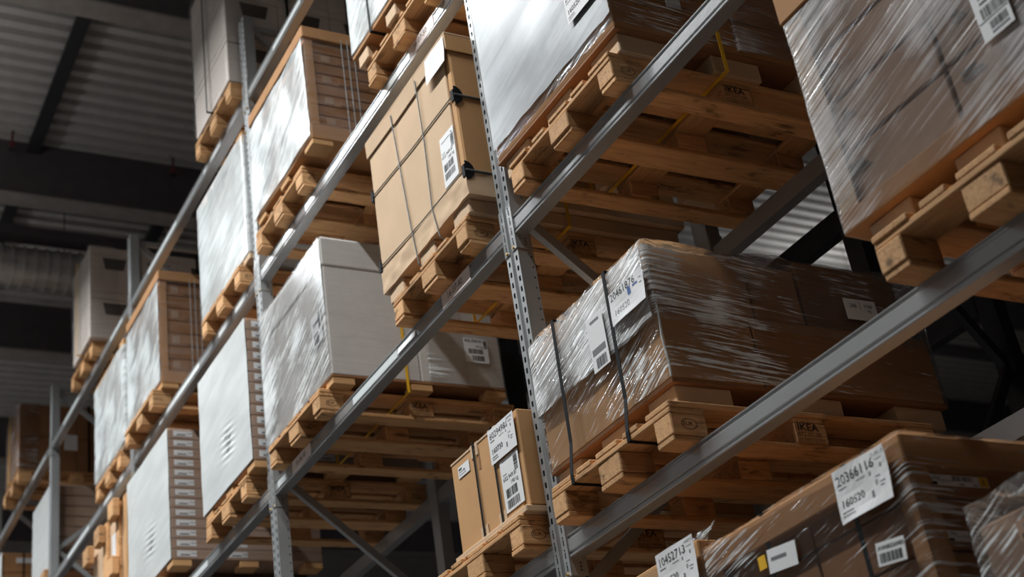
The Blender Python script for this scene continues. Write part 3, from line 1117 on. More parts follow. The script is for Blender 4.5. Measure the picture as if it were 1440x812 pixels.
# --- e: big wrapped stack at the right edge
x0, x1, y0, y1 = 1.945, 2.93, -0.068, 1.12
zb, zt = PT[1] + 0.1, 4.20
t = load('large film-wrapped stack of brown cartons with corner boards at the right edge', x0, x1, y0, y1, PT[1])
feet(t, x0 + 0.03, x1 - 0.03, y0, y1, PT[1], 0.085, CBT, 0.17, 0.24, 0.03)
t.box('tray', x0 - 0.003, x1 + 0.003, y0 - 0.003, y1 + 0.003, zb - 0.014, zb + 0.05, CB, 0.003)
res = cartons(t, x0 + 0.03, x1 - 0.03, y0 + 0.008, y1 - 0.008, zb + 0.055, zt - 0.005, 2, 2, 4, CBM, gap=0.012)
for q, i, j, k in res:
    if j == 0:
        mb_ = MB()
        for r_ in range(2):
            put_rect(mb_, 'front', -0.19 + 0.03 * (k % 2), -0.13 + 0.02 * r_, 0.03 - 0.022 * r_, 0.040 - 0.022 * r_, 0.002)
        link('print', mb_.mesh('print', INK), q, (0, -(y1 - y0 - 0.016) / 4 + 0.004, 0))
for (a, b) in ((x0, y0), (x1 - 0.075, y0), (x0, y1 - 0.006)):
    t.box('corner_board', a, a + 0.075, b, b + 0.006, zb + 0.05, zt, CBT, 0.002)
t.box('corner_board', x0, x0 + 0.006, y0, y0 + 0.075, zb + 0.05, zt, CBT, 0.002)
t.box('lid', x0 - 0.012, x1 + 0.012, y0 - 0.012, y1 + 0.012, zt - 0.002, zt + 0.14, CB, 0.005)
film_shell(t, x0, x1, y0, y1, zb - 0.012, zt - 0.01, F_MID, 0.006, 0.008, 3, rad=0.012, res=0.025, top=0)
label(t, 'front', 2.655, 3.695, y0 - 0.016, 0.105, 0.165, [('b', -0.03, 0.045, 0.04, 0.07, 31), ('r', -0.03, 0.045, 0.025, 0.032), ('b', -0.035, 0.05, -0.02, 0.015, 32), ('r', -0.05, 0.05, -0.027, -0.024), ('b', -0.02, 0.04, -0.06, -0.035, 33), ('r', -0.02, 0.04, -0.072, -0.065, INKG)])

# --- f: small carton with two black straps
x0, x1, y0, y1 = -0.622, -0.02, -0.06, 1.05
zb, zt = PT[1] + 0.03, 3.777
t = load('small brown carton with two black straps and paper labels low at the centre', x0, x1, y0, y1, PT[1], 'carton')
t.box('base_board', x0 - 0.03, x1 - 0.0, y0 - 0.02, y1, PT[1] + 0.001, zb - 0.001, CBT, 0.004)
t.box('carton', x0, x1 - 0.045, y0, y1, zb, zt - 0.008, CBO, 0.005)
t.box('end_sleeve', x1 - 0.042, x1, y0 + 0.003, y1 - 0.003, zb, zt, CBO, 0.004)
t.box('lid', x0 - 0.002, x1 - 0.044, y0 - 0.002, y1 + 0.002, zt - 0.0075, zt + 0.004, CBT, 0.002)
for px in (-0.40, -0.237):
    strap(t, 'x', px, y0 - 0.006, y1 + 0.006, PT[1] - 0.002, zt + 0.008, 0.013, BLACK, 0.0015)
    for dx in (-0.03, 0.012):
        t.box('edge_protector', px + dx, px + dx + 0.022, y0 - 0.0045, y0 + 0.03, zt - 0.055, zt + 0.007, CBT, 0.003)
        t.box('edge_protector', px + dx, px + dx + 0.022, y0 - 0.0045, y0 - 0.0005, zb, zb + 0.05, CBT, 0.001)
t.box('hook_cutout', x0 + 0.245, x0 + 0.262, y0 - 0.0015, y0 - 0.0002, zt - 0.12, zt - 0.03, CBD, 0.0)
label(t, 'front', -0.145, 3.698, y0 - 0.0085, 0.222, 0.150, A5('60294981', '160730'))
label(t, 'front', -0.128, 3.505, y0 - 0.002, 0.155, 0.222, GOODS('602.949.81', '190 kg'))
label(t, 'front', -0.508, 3.713, y0 - 0.002, 0.105, 0.05, [('r', -0.045, -0.015, 0.008, 0.016), ('r', -0.045, 0.0, -0.002, 0.0, INKG), ('r', 0.0, 0.01, -0.004, 0.004), ('r', -0.045, 0.02, -0.014, -0.012, INKG)])

# --- tan corded carton
x0, x1, y0, y1 = -1.022, -0.088, -0.082, 1.08
zb, zt = PT[2] + 0.08, 5.745
t = load('tall tan carton tied with grey cords, with a lid and hanging paper', x0, x1, y0, y1, PT[2], 'carton')
for i in range(3):
    a = x0 + 0.03 + (x1 - x0 - 0.22) * i / 2
    t.box('cardboard_runner', a, a + 0.16, y0 + 0.01, y1 - 0.02, PT[2], PT[2] + 0.075, CBT, 0.006)
bm = bmesh.new()
bmesh.ops.create_cube(bm, size=1.0)
bmesh.ops.subdivide_edges(bm, edges=bm.edges[:], cuts=14, use_grid_fill=True)
for v in bm.verts:
    v.co = Vector((v.co.x * (x1 - x0 + 0.012), v.co.y * (y1 - y0 + 0.006), v.co.z * 0.119))
    q = v.co * 1.0
    v.co += 0.007 * Vector((noise.noise(q * 13), noise.noise(q * 14 + Vector((5, 0, 0))), 0.6 * noise.noise(q * 9 + Vector((0, 7, 0))) if q.z > -0.05 else 0.0))
me = bpy.data.meshes.new('base_tray')
bm.to_mesh(me)
bm.free()
me.materials.append(CBT)
link('base_tray', me, t.o, Vector(((x0 + x1) / 2, (y0 + y1) / 2, zb + 0.0555)) - t.b)
t.box('carton', x0, x1 - 0.05, y0, y1 - 0.01, zb + 0.02, zt - 0.01, CBT, 0.004)
t.box('warm_tinted_side', x1 - 0.048, x1, y0 + 0.006, y1 - 0.02, zb + 0.02, zt - 0.01, CBO, 0.008)  # more orange than the front, warm bounce light put into the colour
# lid with ragged lower edge of three flaps
t.box('lid', x0 - 0.012, x1 + 0.012, y0 - 0.012, y1 + 0.012, zt - 0.0075, zt + 0.006, CBT, 0.003)
for (a, b, dz, tl) in ((x0 - 0.012, -0.70, 0.095, 0.02), (-0.698, -0.43, 0.105, -0.015), (-0.428, x1 + 0.012, 0.085, 0.0)):
    f_ = t.box('lid_flap', a, b, y0 - 0.011, y0 - 0.006, zt - dz, zt - 0.007, CBT, 0.001)
    f_.rotation_euler = (R(2 + 30 * abs(tl)), tl, 0)
t.box('lid_flap', x1 + 0.006, x1 + 0.011, y0 - 0.011, y1 + 0.01, zt - 0.10, zt - 0.007, CBO, 0.001)  # side flap tinted the same way for the warm bounce
for zz in (5.388, 4.972):
    mb_ = MB()
    mb_.tube([(x0 - 0.004, y0 - 0.005, 0.03), ((x0 + x1) / 2, y0 - 0.005, 0.006), (x1 - 0.003, y0 - 0.005, 0)], 0.0032, 6)
    mb_.tube([(x1 + 0.005, y0 - 0.003, 0.001), (x1 + 0.005, y1, 0)], 0.006, 6)
    t.mb('cord', mb_, CORD, True, at=(0, 0, zz))
    for xx, sx in ((x1, 1), (x0, -1)):
        mb_ = MB()
        fan = [(0.0, 0.0)] + [(0.045 * math.cos(a), 0.05 * math.sin(a)) for a in [(-90 + 20 * k) * math.pi / 180 for k in range(10)]]
        vs_ = [(sx * 0.003, u, v) for u, v in fan] + [(sx * 0.007, u, v) for u, v in fan]
        nn = len(fan)
        mb_.add(vs_, [tuple(range(nn)), tuple(range(nn, 2 * nn))[::-1]] + [(k, (k + 1) % nn, nn + (k + 1) % nn, nn + k) for k in range(nn)])
        mb_.box(-0.018, 0.006, -0.006, -0.001, -0.03, 0.03)
        t.mb('corner_protector', mb_, BLACK, at=(xx, y0 - 0.002, zz + (0.03 if sx < 0 else 0)))
for pa in ([(-0.705, 5.70), (-0.705, 5.54), (-0.685, 5.32), (-0.655, 5.02), (-0.62, 4.79)], [(-0.41, 5.70), (-0.413, 5.34), (-0.425, 4.97), (-0.385, 4.80)]):
    mb_ = MB()
    mb_.tube([(px, y0 - (0.016 if k == 0 else 0.007), pz) for k, (px, pz) in enumerate(pa)] + [(pa[-1][0] + 0.01, y0 + 0.03, pa[-1][1] - 0.035)], 0.0032, 6)
    t.mb('cord', mb_, CORD, True)
label(t, 'front', -0.21, 5.125, y0 - 0.0015, 0.14, 0.265, [(e[0], *[a * 1.0 for a in e[1:5]], *e[5:]) if e[0] in 'rb' else e for e in GOODS('602.949.81', '190 kg')], rot=-0.02)
strap(t, 'y', 0.41, x0 - 0.014, x1 + 0.016, BT[2] + 0.119, zt + 0.008, 0.016, YELLOW)
label(t, 'front', -0.19, 5.655, y0 - 0.016, 0.205, 0.145, [], curl=0.014)

# --- white wrapped load
x0, x1, y0, y1 = -2.872, -1.866, -0.028, 1.03
zb, zt = PT[2] + 0.05, 5.685
t = load('large white film-wrapped load with yellow strap left of the tan carton', x0, x1, y0, y1, PT[2])
feet(t, x0 + 0.06, x1, y0, y1, PT[2], 0.042, CBO, 0.1, 0.13, 0.0)
t.box('tray', x0 - 0.003, x1 + 0.003, y0 - 0.003, y1 + 0.003, zb - 0.008, zb + 0.006, CBD, 0.002)
t.box('carton', x0, x1, y0, 0.50, zb + 0.007, 5.50, CBW, 0.006)
t.box('carton', x0, x1, 0.505, y1, zb + 0.007, 5.50, CBW, 0.006)
t.box('lid', x0 - 0.004, x1 + 0.004, y0 - 0.004, y1 + 0.004, 5.506, zt, CBW, 0.006)
film_shell(t, x0 - 0.003, x1 + 0.003, y0 - 0.003, y1 + 0.003, zb + 0.004, zt + 0.002, F_DULL, 0.001, 0.001, 4, rad=0.006, res=0.05, top=0.03)
film_shell(t, x0 - 0.003, x1 + 0.003, 0.56, 0.80, zb + 0.004, zt + 0.002, F_FINE, 0.003, 0.004, 24, rad=0.006, res=0.03, top=0)
F_WLOAD = film('film_white_load', 0.02, 0.9, tilt=0.40, freq=50, long=2.0, patch=0.7, bump=0.22, e0=0.50, e1=0.64, col=(0.84, 0.87, 0.87))
front_sheet(t, x0 - 0.004, x1 + 0.004, y0 - 0.012, zb + 0.002, zt - 0.002, F_WLOAD, 4, 0.004)
strap(t, 'y', 0.405, x0 - 0.02, x1 + 0.02, BT[2] + 0.119, zt + 0.012, 0.016, YELLOW)
label(t, 'side', 0.868, 5.05, x1 + 0.013, 0.152, 0.155, [('t', '002.754.91', -0.07, 0.052, 0.026, 0.03), ('t', '44 kg', 0.0, 0.02, 0.02), ('b', -0.05, 0.045, -0.02, 0.01, 41), ('b', -0.03, 0.045, -0.065, -0.032, 42), ('b', 0.05, 0.072, 0.015, 0.07, 43, False)])
label(t, 'front', -2.005, 5.17, y0 - 0.0065, 0.15, 0.2, [('r', -0.05, 0.05, 0.03, 0.05, INKG), ('b', 0.03, 0.06, -0.02, 0.09, 44, False), ('b', -0.05, 0.02, -0.09, -0.02, 45)], rot=0.05)


# --- brown tray stacks with tan lid and white film front
def tray_stack(lab, x0, x1, y0, y1, lv, foot_h, zt, rows, seed, filmmat, depth_holes=3):
    zb = PT[lv] + foot_h
    t = load(lab, x0, x1, y0, y1, PT[lv])
    feet(t, x0 + 0.02, x1, y0, y1, PT[lv], foot_h - 0.012, CBO, 0.13, 0.13, 0.0)
    t.box('tray', x0 - 0.003, x1 + 0.003, y0 - 0.003, y1 + 0.003, zb - 0.011, zb + 0.09, CB, 0.003)
    h = (zt - 0.09 - zb - 0.1) / rows
    for k in range(rows):
        za = zb + 0.098 + h * k
        for j in range(2):
            ya, yb = y0 + 0.01 + (y1 - y0 - 0.02) * j / 2, y0 + 0.01 + (y1 - y0 - 0.02) * (j + 1) / 2
            c = t.box('carton', x0 + 0.01, x1 - 0.012, ya + 0.002, yb - 0.002, za, za + h - 0.006, CBD, 0.003)
            # flap and hand hole on the visible end
            hx = (x1 - x0 - 0.022) / 2
            if k % 2 == 0:
                link('flap', boxmesh('flap', 0.006, 0.2, h * 0.62, CBD, 0.002), c, (hx + 0.002, 0.04, -h * 0.02))
                link('hand_hole', boxmesh('hand_hole', 0.004, 0.055, h * 0.62, CBM, 0.002), c, (hx, -0.13, 0.0))
    for (a, b, sx, sy) in ((x1 - 0.006, y0, 0.006, 0.055), (x1 - 0.055, y0, 0.055, 0.006), (x0, y0, 0.055, 0.006), (x1 - 0.006, y1 - 0.055, 0.006, 0.055)):
        t.box('corner_board', a, a + sx, b, b + sy, zb + 0.092, zt - 0.088, CB, 0.001)
    t.box('lid', x0 - 0.012, x1 + 0.012, y0 - 0.012, y1 + 0.012, zt - 0.085, zt, CB, 0.005)
    # dense pre-wrap on the aisle side, thin film round the rest
    mb_ = MB()
    nx_, nz_ = 24, 22
    for j in range(nz_ + 1):
        for i in range(nx_ + 1):
            x = x0 + (x1 - x0) * i / nx_
            z = zb + 0.01 + (zt - 0.13 - zb) * j / nz_
            if j == nz_:
                z += 0.035 * noise.noise(Vector((x * 5, seed, 1))) + 0.02 * i / nx_
            d = 0.008 + 0.007 * noise.noise(Vector((x * 4, seed * 3.1, z * 4 + x * 3))) + 0.002 * noise.noise(Vector((x * 14, seed, z * 14 + x * 9)))
            mb_.v.append((x - t.b.x, y0 - 0.006 - max(0.002, d) - t.b.y, z - t.b.z))
    for j in range(nz_):
        for i in range(nx_):
            a = j * (nx_ + 1) + i
            mb_.f.append((a, a + 1, a + nx_ + 2, a + nx_ + 1))
    fo_ = link('front_film', mb_.mesh('front_film', filmmat, True), t.o)
    film_shell(t, x0, x1, y0, y1, zb + 0.0, zt - 0.03, F_DULL, 0.005, 0.004, seed, rad=0.008, res=0.05, top=0)
    mb_ = MB()
    for k in range(3):
        mb_.box(-0.001, 0.001, 0.04 * k, 0.04 * k + 0.004, 0, zt - zb - 0.05)
    t.mb('film_fold', mb_, F_PALE, at=(x1 + 0.012, y0 + 0.235, zb))
    return t


tray_stack('brown tray stack with tan lid and white film front, upper centre left', -2.66, -1.705, -0.088, 0.95, 3, 0.05, 7.063, 8, 5, F_WHITE)
tray_stack('farther brown tray stack with tan lid, left of the slatted white load', -5.88, -4.96, -0.04, 0.95, 3, 0.05, 7.215, 7, 6, F_WHITE)

# --- white load at the top edge, fourth level
x0, x1, y0, y1 = -1.04, -0.12, -0.10, 1.05
zb, zt = PT[3] + 0.1, 7.2
t = load('white film-wrapped load on a cardboard tray cut by the top edge', x0, x1, y0, y1, PT[3])
feet(t, x0 + 0.03, x1 - 0.03, y0, y1, PT[3], 0.084, CBT, 0.12, 0.2, 0.01)
t.box('tray', x0 - 0.003, x1 + 0.003, y0 - 0.003, y1 + 0.003, zb - 0.015, zb + 0.02, CB, 0.003)
cartons(t, x0, x1, y0, y1, zb + 0.022, zt, 1, 2, 2, CBW)
film_shell(t, x0, x1, y0, y1, zb + 0.015, zt, F_WHITE, 0.006, 0.008, 7, rad=0.015, res=0.04)
strap(t, 'x', -0.78, y0 - 0.012, y1 + 0.012, PT[3] + 0.082, zt + 0.01, 0.02, BLACK)

# --- slatted white wrapped load (fourth level, next to the second post)
x0, x1, y0, y1 = -4.02, -3.012, -0.02, 1.05
zb, zt = PT[3] + 0.05, 7.205
t = load('narrow white film-wrapped load with upright ribs left of the second post', x0, x1, y0, y1, PT[3])
feet(t, x0 + 0.05, x1, y0, y1, PT[3], 0.045, CBT, 0.12, 0.2, 0.0)
for i in range(9):
    a = x0 + (x1 - x0) * i / 9
    t.box('panel', a + 0.006, a + (x1 - x0) / 9 - 0.006, y0 + 0.004 * (i % 3), y1, zb, zt - 0.06, CBW, 0.006)
t.box('lid', x0 - 0.006, x1 - 0.1, y0 - 0.006, y1, zt - 0.10, zt - 0.012, CBW, 0.006)
t.box('corner_cap', x1 - 0.12, x1 + 0.004, y0 - 0.006, y0 + 0.3, zt - 0.09, zt - 0.002, CBO, 0.004)
film_shell(t, x0, x1, y0, y1, zb - 0.004, zt - 0.03, F_PALE, 0.004, 0.006, 8, rad=0.012, res=0.035)

# --- white cartons beside the second post (third level)
x0, x1, y0, y1 = -4.0, -3.032, -0.068, 1.05
zb, zt = PT[2] + 0.05, 5.775


def labelled_stack(lab, x0, x1, y0, y1, lv, foot_h, zt, rows, seed):
    zb = PT[lv] + foot_h
    t = load(lab, x0, x1, y0, y1, PT[lv])
    feet(t, x0 + 0.03, x1, y0, y1, PT[lv], foot_h - 0.004, CBO, 0.13, 0.14, 0.0)
    h = (zt - zb) / rows
    for k in range(rows):
        for j in range(3):
            ya, yb = y0 + (y1 - y0) * j / 3, y0 + (y1 - y0) * (j + 1) / 3
            c = t.box('carton', x0, x1, ya + 0.001, yb - 0.001, zb + h * k, zb + h * (k + 1) - 0.003, CBM, 0.003)
            if j < 2:
                lb = link('paper_label', boxmesh('paper_label', 0.0012, 0.14, h * 0.55, PAPER, 0), c, ((x1 - x0) / 2 + 0.0008, -(y1 - y0) / 6 + 0.105, 0.004))
                mb_ = MB()
                mb_.box(0.0008, 0.0014, -0.045, 0.02, -h * 0.17, -h * 0.07)
                mb_.box(0.0008, 0.0014, 0.03, 0.07, -h * 0.0, h * 0.05)
                link('print', mb_.mesh('print', INK), lb)
    film_shell(t, x0, x1, y0, y1, zb + 0.003, zt, F_DULL, 0.004, 0.003, seed, rad=0.008, res=0.06, top=0.1)
    # dense film on the aisle side with a few horizontal creases
    mb_ = MB()
    nx_, nz_ = 24, 90
    for j in range(nz_ + 1):
        for i in range(nx_ + 1):
            x = x0 - 0.004 + (x1 - x0 + 0.006) * i / nx_
            z = zb + 0.004 + (zt - zb) * j / nz_
            d = 0.004 * noise.noise(Vector((x * 3, seed, z * 5)))
            u_, v_ = (i / nx_ - 0.56) / 0.09, (j / nz_ - 0.30) / 0.12
            d += 0.007 * math.exp(-u_ * u_ - v_ ** 4) * math.sin(j * 1.5 + i * 0.8)
            mb_.v.append((x - t.b.x, y0 - 0.010 - d - t.b.y, z - t.b.z))
    for j in range(nz_):
        for i in range(nx_):
            a = j * (nx_ + 1) + i
            mb_.f.append((a, a + 1, a + nx_ + 2, a + nx_ + 1))
    link('front_film', mb_.mesh('front_film', F_FLAT, True), t.o)
    return t


F_FLAT = film('film_flat_white', 0.86, 0.97, tilt=0.2, freq=9, patch=0.4, bump=0.12, col=(0.70, 0.73, 0.72))
labelled_stack('white film-fronted carton stack with labelled brown side behind the second post', x0, x1, y0, y1, 2, 0.05, zt, 13, 9)
labelled_stack('white film-fronted carton stack with a full column of white labels, left of it', -5.88, -4.79, -0.055, 1.05, 2, 0.05, 5.80, 13, 10)

# --- tan crate with wooden cleats
x0, x1, y0, y1 = -7.15, -6.02, -0.05, 0.9
zb, zt = PT[2] + 0.004, 5.80
t = load('tan upright crate with wooden cleats at the lower left', x0, x1, y0, y1, zb, 'crate')
t.box('crate_body', x0 + 0.05, x1 - 0.1, y0 + 0.02, y1, zb, zt - 0.08, CBT, 0.006)
t.box('side_board', x1 - 0.09, x1, y0 + 0.01, y1, zb, zt, CBO, 0.006)
t.box('upright_board', x1 - 0.25, x1 - 0.15, y0 - 0.01, y0 + 0.018, zb, zt - 0.02, WB, 0.004)
t.box('upright_board', x0 + 0.48, x0 + 0.60, y0 - 0.01, y0 + 0.018, zb, zt - 0.05, WB, 0.004)
for (a, zz) in ((x1 - 0.26, zt - 0.16), (x0 + 0.42, zt - 0.22), (x0 + 0.04, zt - 0.26), (x1 - 0.30, zt - 0.62), (x0 + 0.46, zt - 0.72), (x0 + 0.06, zt - 0.8)):
    t.box('wooden_cleat', a, a + 0.16, y0 - 0.07, y0 - 0.011, zz, zz + 0.15, WB, 0.006)
t.box('paper_label', x0 + 0.66, x0 + 0.80, y0 + 0.017, y0 + 0.0195, zt - 0.5, zt - 0.2, PAPER, 0)

# --- crumpled white load left of the third post
x0, x1, y0, y1 = -7.0, -6.03, -0.03, 0.95
zb, zt = PT[3] + 0.03, 7.17
t = load('crumpled white film-wrapped load left of the third post', x0, x1, y0, y1, PT[3])
feet(t, x0 + 0.03, x1, y0, y1, PT[3], 0.028, CBT, 0.14, 0.2, 0.0)
cartons(t, x0, x1, y0, y1, zb, zt - 0.05, 2, 2, 3, CBW)
t.box('corner_cap', x1 - 0.12, x1 + 0.006, y0 - 0.012, y0 + 0.25, zt - 0.10, zt, CBO, 0.004)
t.box('lid', x0, x1 - 0.13, y0, y1, zt - 0.048, zt - 0.008, CBO, 0.004)
film_shell(t, x0, x1, y0, y1, zb, zt - 0.06, F_WHITE, 0.006, 0.022, 11, rad=0.02, res=0.035)

# --- far carton with yellow strap (fourth level)
x0, x1, y0, y1 = -9.83, -9.02, 0.03, 1.05
zb, zt = PT[3] + 0.003, 7.08
t = load('far brown carton stack with white front film and yellow strap behind the fourth post', x0, x1, y0, y1, zb)
cartons(t, x0, x1, y0, y1, zb, zt, 1, 2, 8, CBM, gap=0.008)
film_shell(t, x0, x1, y0, y1, zb, zt, F_DULL, 0.004, 0.004, 12, rad=0.01, res=0.06)
t.box('front_film', x0 - 0.006, x1 + 0.004, y0 - 0.016, y0 - 0.010, zb, zt, F_FLAT, 0.002)
strap(t, 'y', 0.62, x0 - 0.012, x1 + 0.012, zb, zt + 0.01, 0.02, YELLOW)

# --- far brown cartons in the lower left corner
x0, x1, y0, y1 = -11.87, -11.12, -0.04, 1.05
zt = 7.12
t = load('far brown strapped cartons in the lower left corner', x0, x1, y0, y1, zb)
cartons(t, x0, x1, y0, y1, zb, zt, 1, 2, 4, CB, gap=0.006)
t.box('front_film', x0 - 0.006, x1 + 0.004, y0 - 0.016, y0 - 0.010, zb, zt, F_FLAT, 0.002)
for yy in (0.18, 0.5):
    strap(t, 'y', yy, x0 - 0.003, x1 + 0.003, zb, zt + 0.002, 0.018, BLACK)
t.box('paper_label', x1 + 0.001, x1 + 0.003, 0.1, 0.42, zt - 0.12, zt - 0.06, PAPER, 0)


# --- grey cartons with hand holes on the top level
def grey_cartons(lab, x0, x1, y0, y1, lv, zt, tiers, seed, wrap, cols=3, straps=()):
    zb = PT[lv] + 0.003
    t = load(lab, x0, x1, y0, y1, zb)
    h = (zt - zb) / tiers
    for k in range(tiers):
        for j in range(cols):
            ya, yb = y0 + (y1 - y0) * j / cols, y0 + (y1 - y0) * (j + 1) / cols
            c = t.box('carton', x0, x1, ya + 0.002, yb - 0.002, zb + h * k, zb + h * (k + 1) - 0.16 * h, CBG, 0.005)
            t.box('carton_lid', x0 - 0.004, x1 + 0.004, ya + 0.001, yb - 0.001, zb + h * (k + 1) - 0.155 * h, zb + h * (k + 1) - 0.003, CBG, 0.004)
            w2 = (yb - ya)
            mb_ = MB()
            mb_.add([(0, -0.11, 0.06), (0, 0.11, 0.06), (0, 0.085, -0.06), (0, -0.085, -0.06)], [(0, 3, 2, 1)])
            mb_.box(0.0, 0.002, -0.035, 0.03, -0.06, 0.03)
            link('hand_hole', mb_.mesh('hand_hole', HOLED), c, ((x1 - x0) / 2 + 0.001, 0.02, h * 0.22))  # dark plate paints in the shade of the open hole
    film_shell(t, x0, x1 - 0.0, y0, y0 + 0.25, zb, zt, wrap, 0.006, 0.02, seed, rad=0.02, res=0.04, top=0.05)
    for ax, pos, mat in straps:
        if ax == 'x':
            strap(t, 'x', pos, y0 - 0.03, y1 + 0.03, zb, zt + 0.012, 0.022, mat)
        else:
            strap(t, 'y', pos, x0 - 0.01, x1 + 0.03, zb, zt + 0.012, 0.022, mat)
    return t


grey_cartons('tall grey cartons with black straps on the top level, upper left', -3.77, -3.03, -0.085, 1.12, 4, 8.86, 3, 13, F_DULL, straps=(('x', -3.42, BLACK), ('y', 0.38, BLACK), ('y', 0.86, BLACK)))
grey_cartons('grey cartons with hand holes and yellow strap beside the duct', -7.56, -6.92, -0.10, 1.14, 4, 8.58, 2, 14, F_DULL, straps=(('x', -7.3, YELLOW), ('y', 0.35, BLACK), ('y', 0.9, BLACK)))

# --- dark brown cartons far left on the top level
x0, x1, y0, y1 = -10.68, -10.0, -0.11, 1.1
zb, zt = PT[4] + 0.003, 8.40
t = load('dark brown film-wrapped cartons on the top level at the far left', x0, x1, y0, y1, zb)
cartons(t, x0, x1, y0, y1, zb, zt, 1, 2, 2, CBD)
film_shell(t, x0, x1, y0, y0 + 0.2, zb, zt, F_FINE, 0.006, 0.015, 15, rad=0.02, res=0.05)
strap(t, 'x', -10.4, y0 - 0.024, y1 + 0.01, zb, zt + 0.01, 0.03, YELLOW)
strap(t, 'y', 0.62, x0 - 0.02, x1 + 0.02, zb, zt + 0.01, 0.025, BLACK)
t.box('paper_label', x1 + 0.001, x1 + 0.003, 0.36, 0.5, zb + 0.25, zb + 0.43, PAPER, 0)

# --- a: lidded brown stack bottom right
x0, x1, y0, y1 = 1.04, 1.945, -0.10, 1.08
zb, zt = PT[0] + 0.003, 2.80
t = load('lidded dark brown carton stack in film with big paper label at the bottom right', x0, x1, y0, y1, zb)
res = cartons(t, x0 + 0.03, x1 - 0.035, y0 + 0.03, y1 - 0.03, zb, zt - 0.012, 2, 2, 6, CBD, gap=0.006)
for (a, b, sx, sy) in ((x1 - 0.006, y0, 0.006, 0.075), (x1 - 0.06, y0, 0.06, 0.006), (x0, y0, 0.06, 0.006), (x1 - 0.006, y1 - 0.06, 0.006, 0.06)):
    t.box('corner_board', a, a + sx, b, b + sy, zb, zt - 0.01, CB, 0.0015)
t.box('lid', x0 - 0.008, x1 + 0.008, y0 - 0.008, y1 + 0.008, zt - 0.088, zt, CB, 0.005)
film_shell(t, x0, x1, y0, y1, zb, zt - 0.002, F_FINE, 0.010, 0.010, 16, rad=0.016, res=0.022, drape=0.01, top=0.1)
for px in (1.34, 1.72):
    strap(t, 'x', px, y0 - 0.005, y1 + 0.009, zb, zt + 0.001, 0.018, BLACK)
label(t, 'front', 1.797, 2.712, y0 - 0.026, 0.215, 0.152, A5('20366116', '160520'), curl=0.02)
label(t, 'front', 1.832, 2.512, y0 - 0.025, 0.107, 0.062, [('t', 'AVA00326983', -0.047, 0.01, 0.0165, 0.03), ('b', -0.045, 0.04, -0.024, 0.002, 51)], rot=-0.13)
label(t, 'front', 1.41, 2.645, y0 - 0.024, 0.13, 0.07, [('r', -0.05, 0.02, 0.0, 0.01, INKG)], rot=-0.1)
t.box('yellow_sticker', 1.30, 1.335, y0 - 0.024, y0 - 0.022, 2.64, 2.68, YELLOW, 0)
AD = [('t', 'ADHOLMA', -0.125, 0.001, 0.016), ('r', -0.128, -0.06, -0.0145, -0.005), ('b', 0.0, 0.075, -0.001, 0.013, 61), ('r', -0.05, 0.0, -0.002, 0.0, INKG), ('r', 0.02, 0.04, -0.012, -0.009), ('r', 0.07, 0.09, -0.012, -0.009, INKG),
      ('r', 0.098, 0.132, -0.0145, 0.0145, YELLOW), ('t', '1', 0.108, -0.008, 0.024, 0.03)]
for zz in (2.688, 2.529, 2.37):
    label(t, 'side', 0.088, zz, x1 - 0.033, 0.268, 0.031, AD, thick=0.001)

# --- b: crumpled film bundle bottom right corner
x0, x1, y0, y1 = 2.09, 2.88, -0.10, 1.0
zb, zt = PT[0] + 0.003, 2.49
t = load('crumpled film bundle of tan cartons in the bottom right corner', x0, x1, y0, y1, zb)
cartons(t, x0 + 0.01, x1, y0 + 0.01, y1, zb, zt - 0.01, 1, 1, 2, CBM)
film_shell(t, x0, x1, y0, y1, zb, zt, F_CLEAR, 0.006, 0.028, 17, rad=0.03, res=0.018, drape=0.07, top=0.16)
label(t, 'front', 2.32, 2.41, y0 - 0.03, 0.14, 0.05, [('r', -0.06, 0.05, -0.02, -0.008), ('r', -0.05, 0.0, 0.004, 0.014, INKG)], mat=CBM)

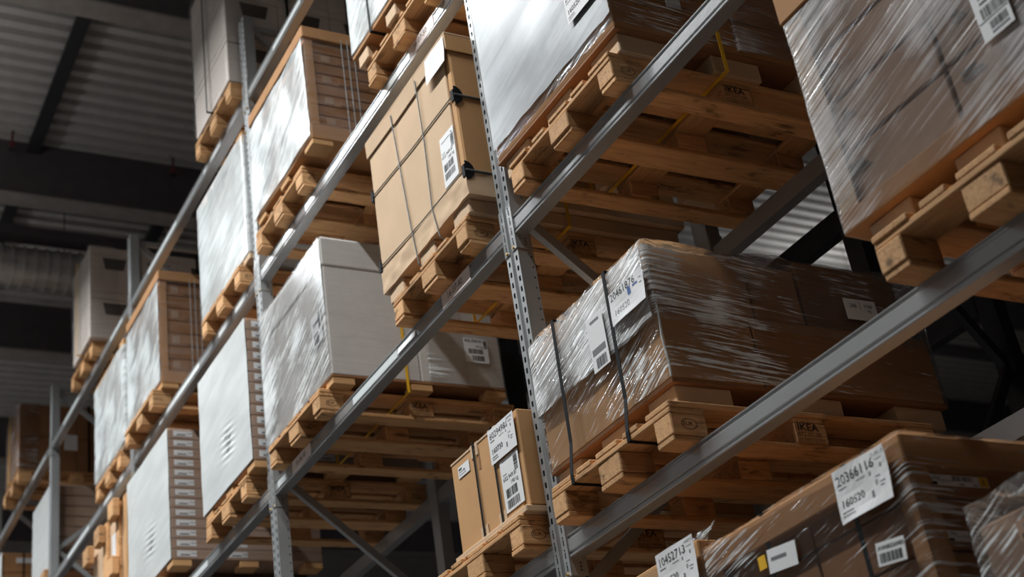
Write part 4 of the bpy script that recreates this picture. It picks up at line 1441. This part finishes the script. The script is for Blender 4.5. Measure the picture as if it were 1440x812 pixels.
# --- c: low carton at the bottom edge
x0, x1, y0, y1 = 0.13, 1.0, -0.095, 1.05
zb, zt = PT[0] + 0.003, 2.855
t = load('tan carton with hanging paper label at the bottom edge', x0, x1, y0, y1, zb)
cartons(t, x0, x1, y0, y1, zb, zt, 1, 2, 2, CBO)
film_shell(t, x0, x1, y0, y1, zb, zt - 0.03, F_CLEAR, 0.006, 0.012, 18, rad=0.015, res=0.03, drape=0.02, top=0.05)
label(t, 'front', 0.90, 2.79, y0 - 0.022, 0.215, 0.15, A5('10452713', '160520'), curl=0.012)
mb_ = MB()
g = 10
for j in range(4):
    for i in range(g + 1):
        u = i / g
        mb_.v.append((0.30 * u + 0.012 * noise.noise(Vector((u * 9, j, 2))), 0.02 * j + 0.03 * noise.noise(Vector((u * 7, j * 2, 5))), (0.035 + 0.05 * u) * (j / 3.0) + 0.02 * noise.noise(Vector((u * 11, j * 3, 8)))))
for j in range(3):
    for i in range(g):
        a = j * (g + 1) + i
        mb_.f.append((a, a + 1, a + g + 2, a + g + 1))
t.mb('loose_film', mb_, F_CLEAR, True, at=(x1 - 0.30, y0 + 0.03, zt - 0.02))

# ------------------------------------------------------------------ the rack row behind (back to back), dark steel paints in its unlit look
mb_ = MB()
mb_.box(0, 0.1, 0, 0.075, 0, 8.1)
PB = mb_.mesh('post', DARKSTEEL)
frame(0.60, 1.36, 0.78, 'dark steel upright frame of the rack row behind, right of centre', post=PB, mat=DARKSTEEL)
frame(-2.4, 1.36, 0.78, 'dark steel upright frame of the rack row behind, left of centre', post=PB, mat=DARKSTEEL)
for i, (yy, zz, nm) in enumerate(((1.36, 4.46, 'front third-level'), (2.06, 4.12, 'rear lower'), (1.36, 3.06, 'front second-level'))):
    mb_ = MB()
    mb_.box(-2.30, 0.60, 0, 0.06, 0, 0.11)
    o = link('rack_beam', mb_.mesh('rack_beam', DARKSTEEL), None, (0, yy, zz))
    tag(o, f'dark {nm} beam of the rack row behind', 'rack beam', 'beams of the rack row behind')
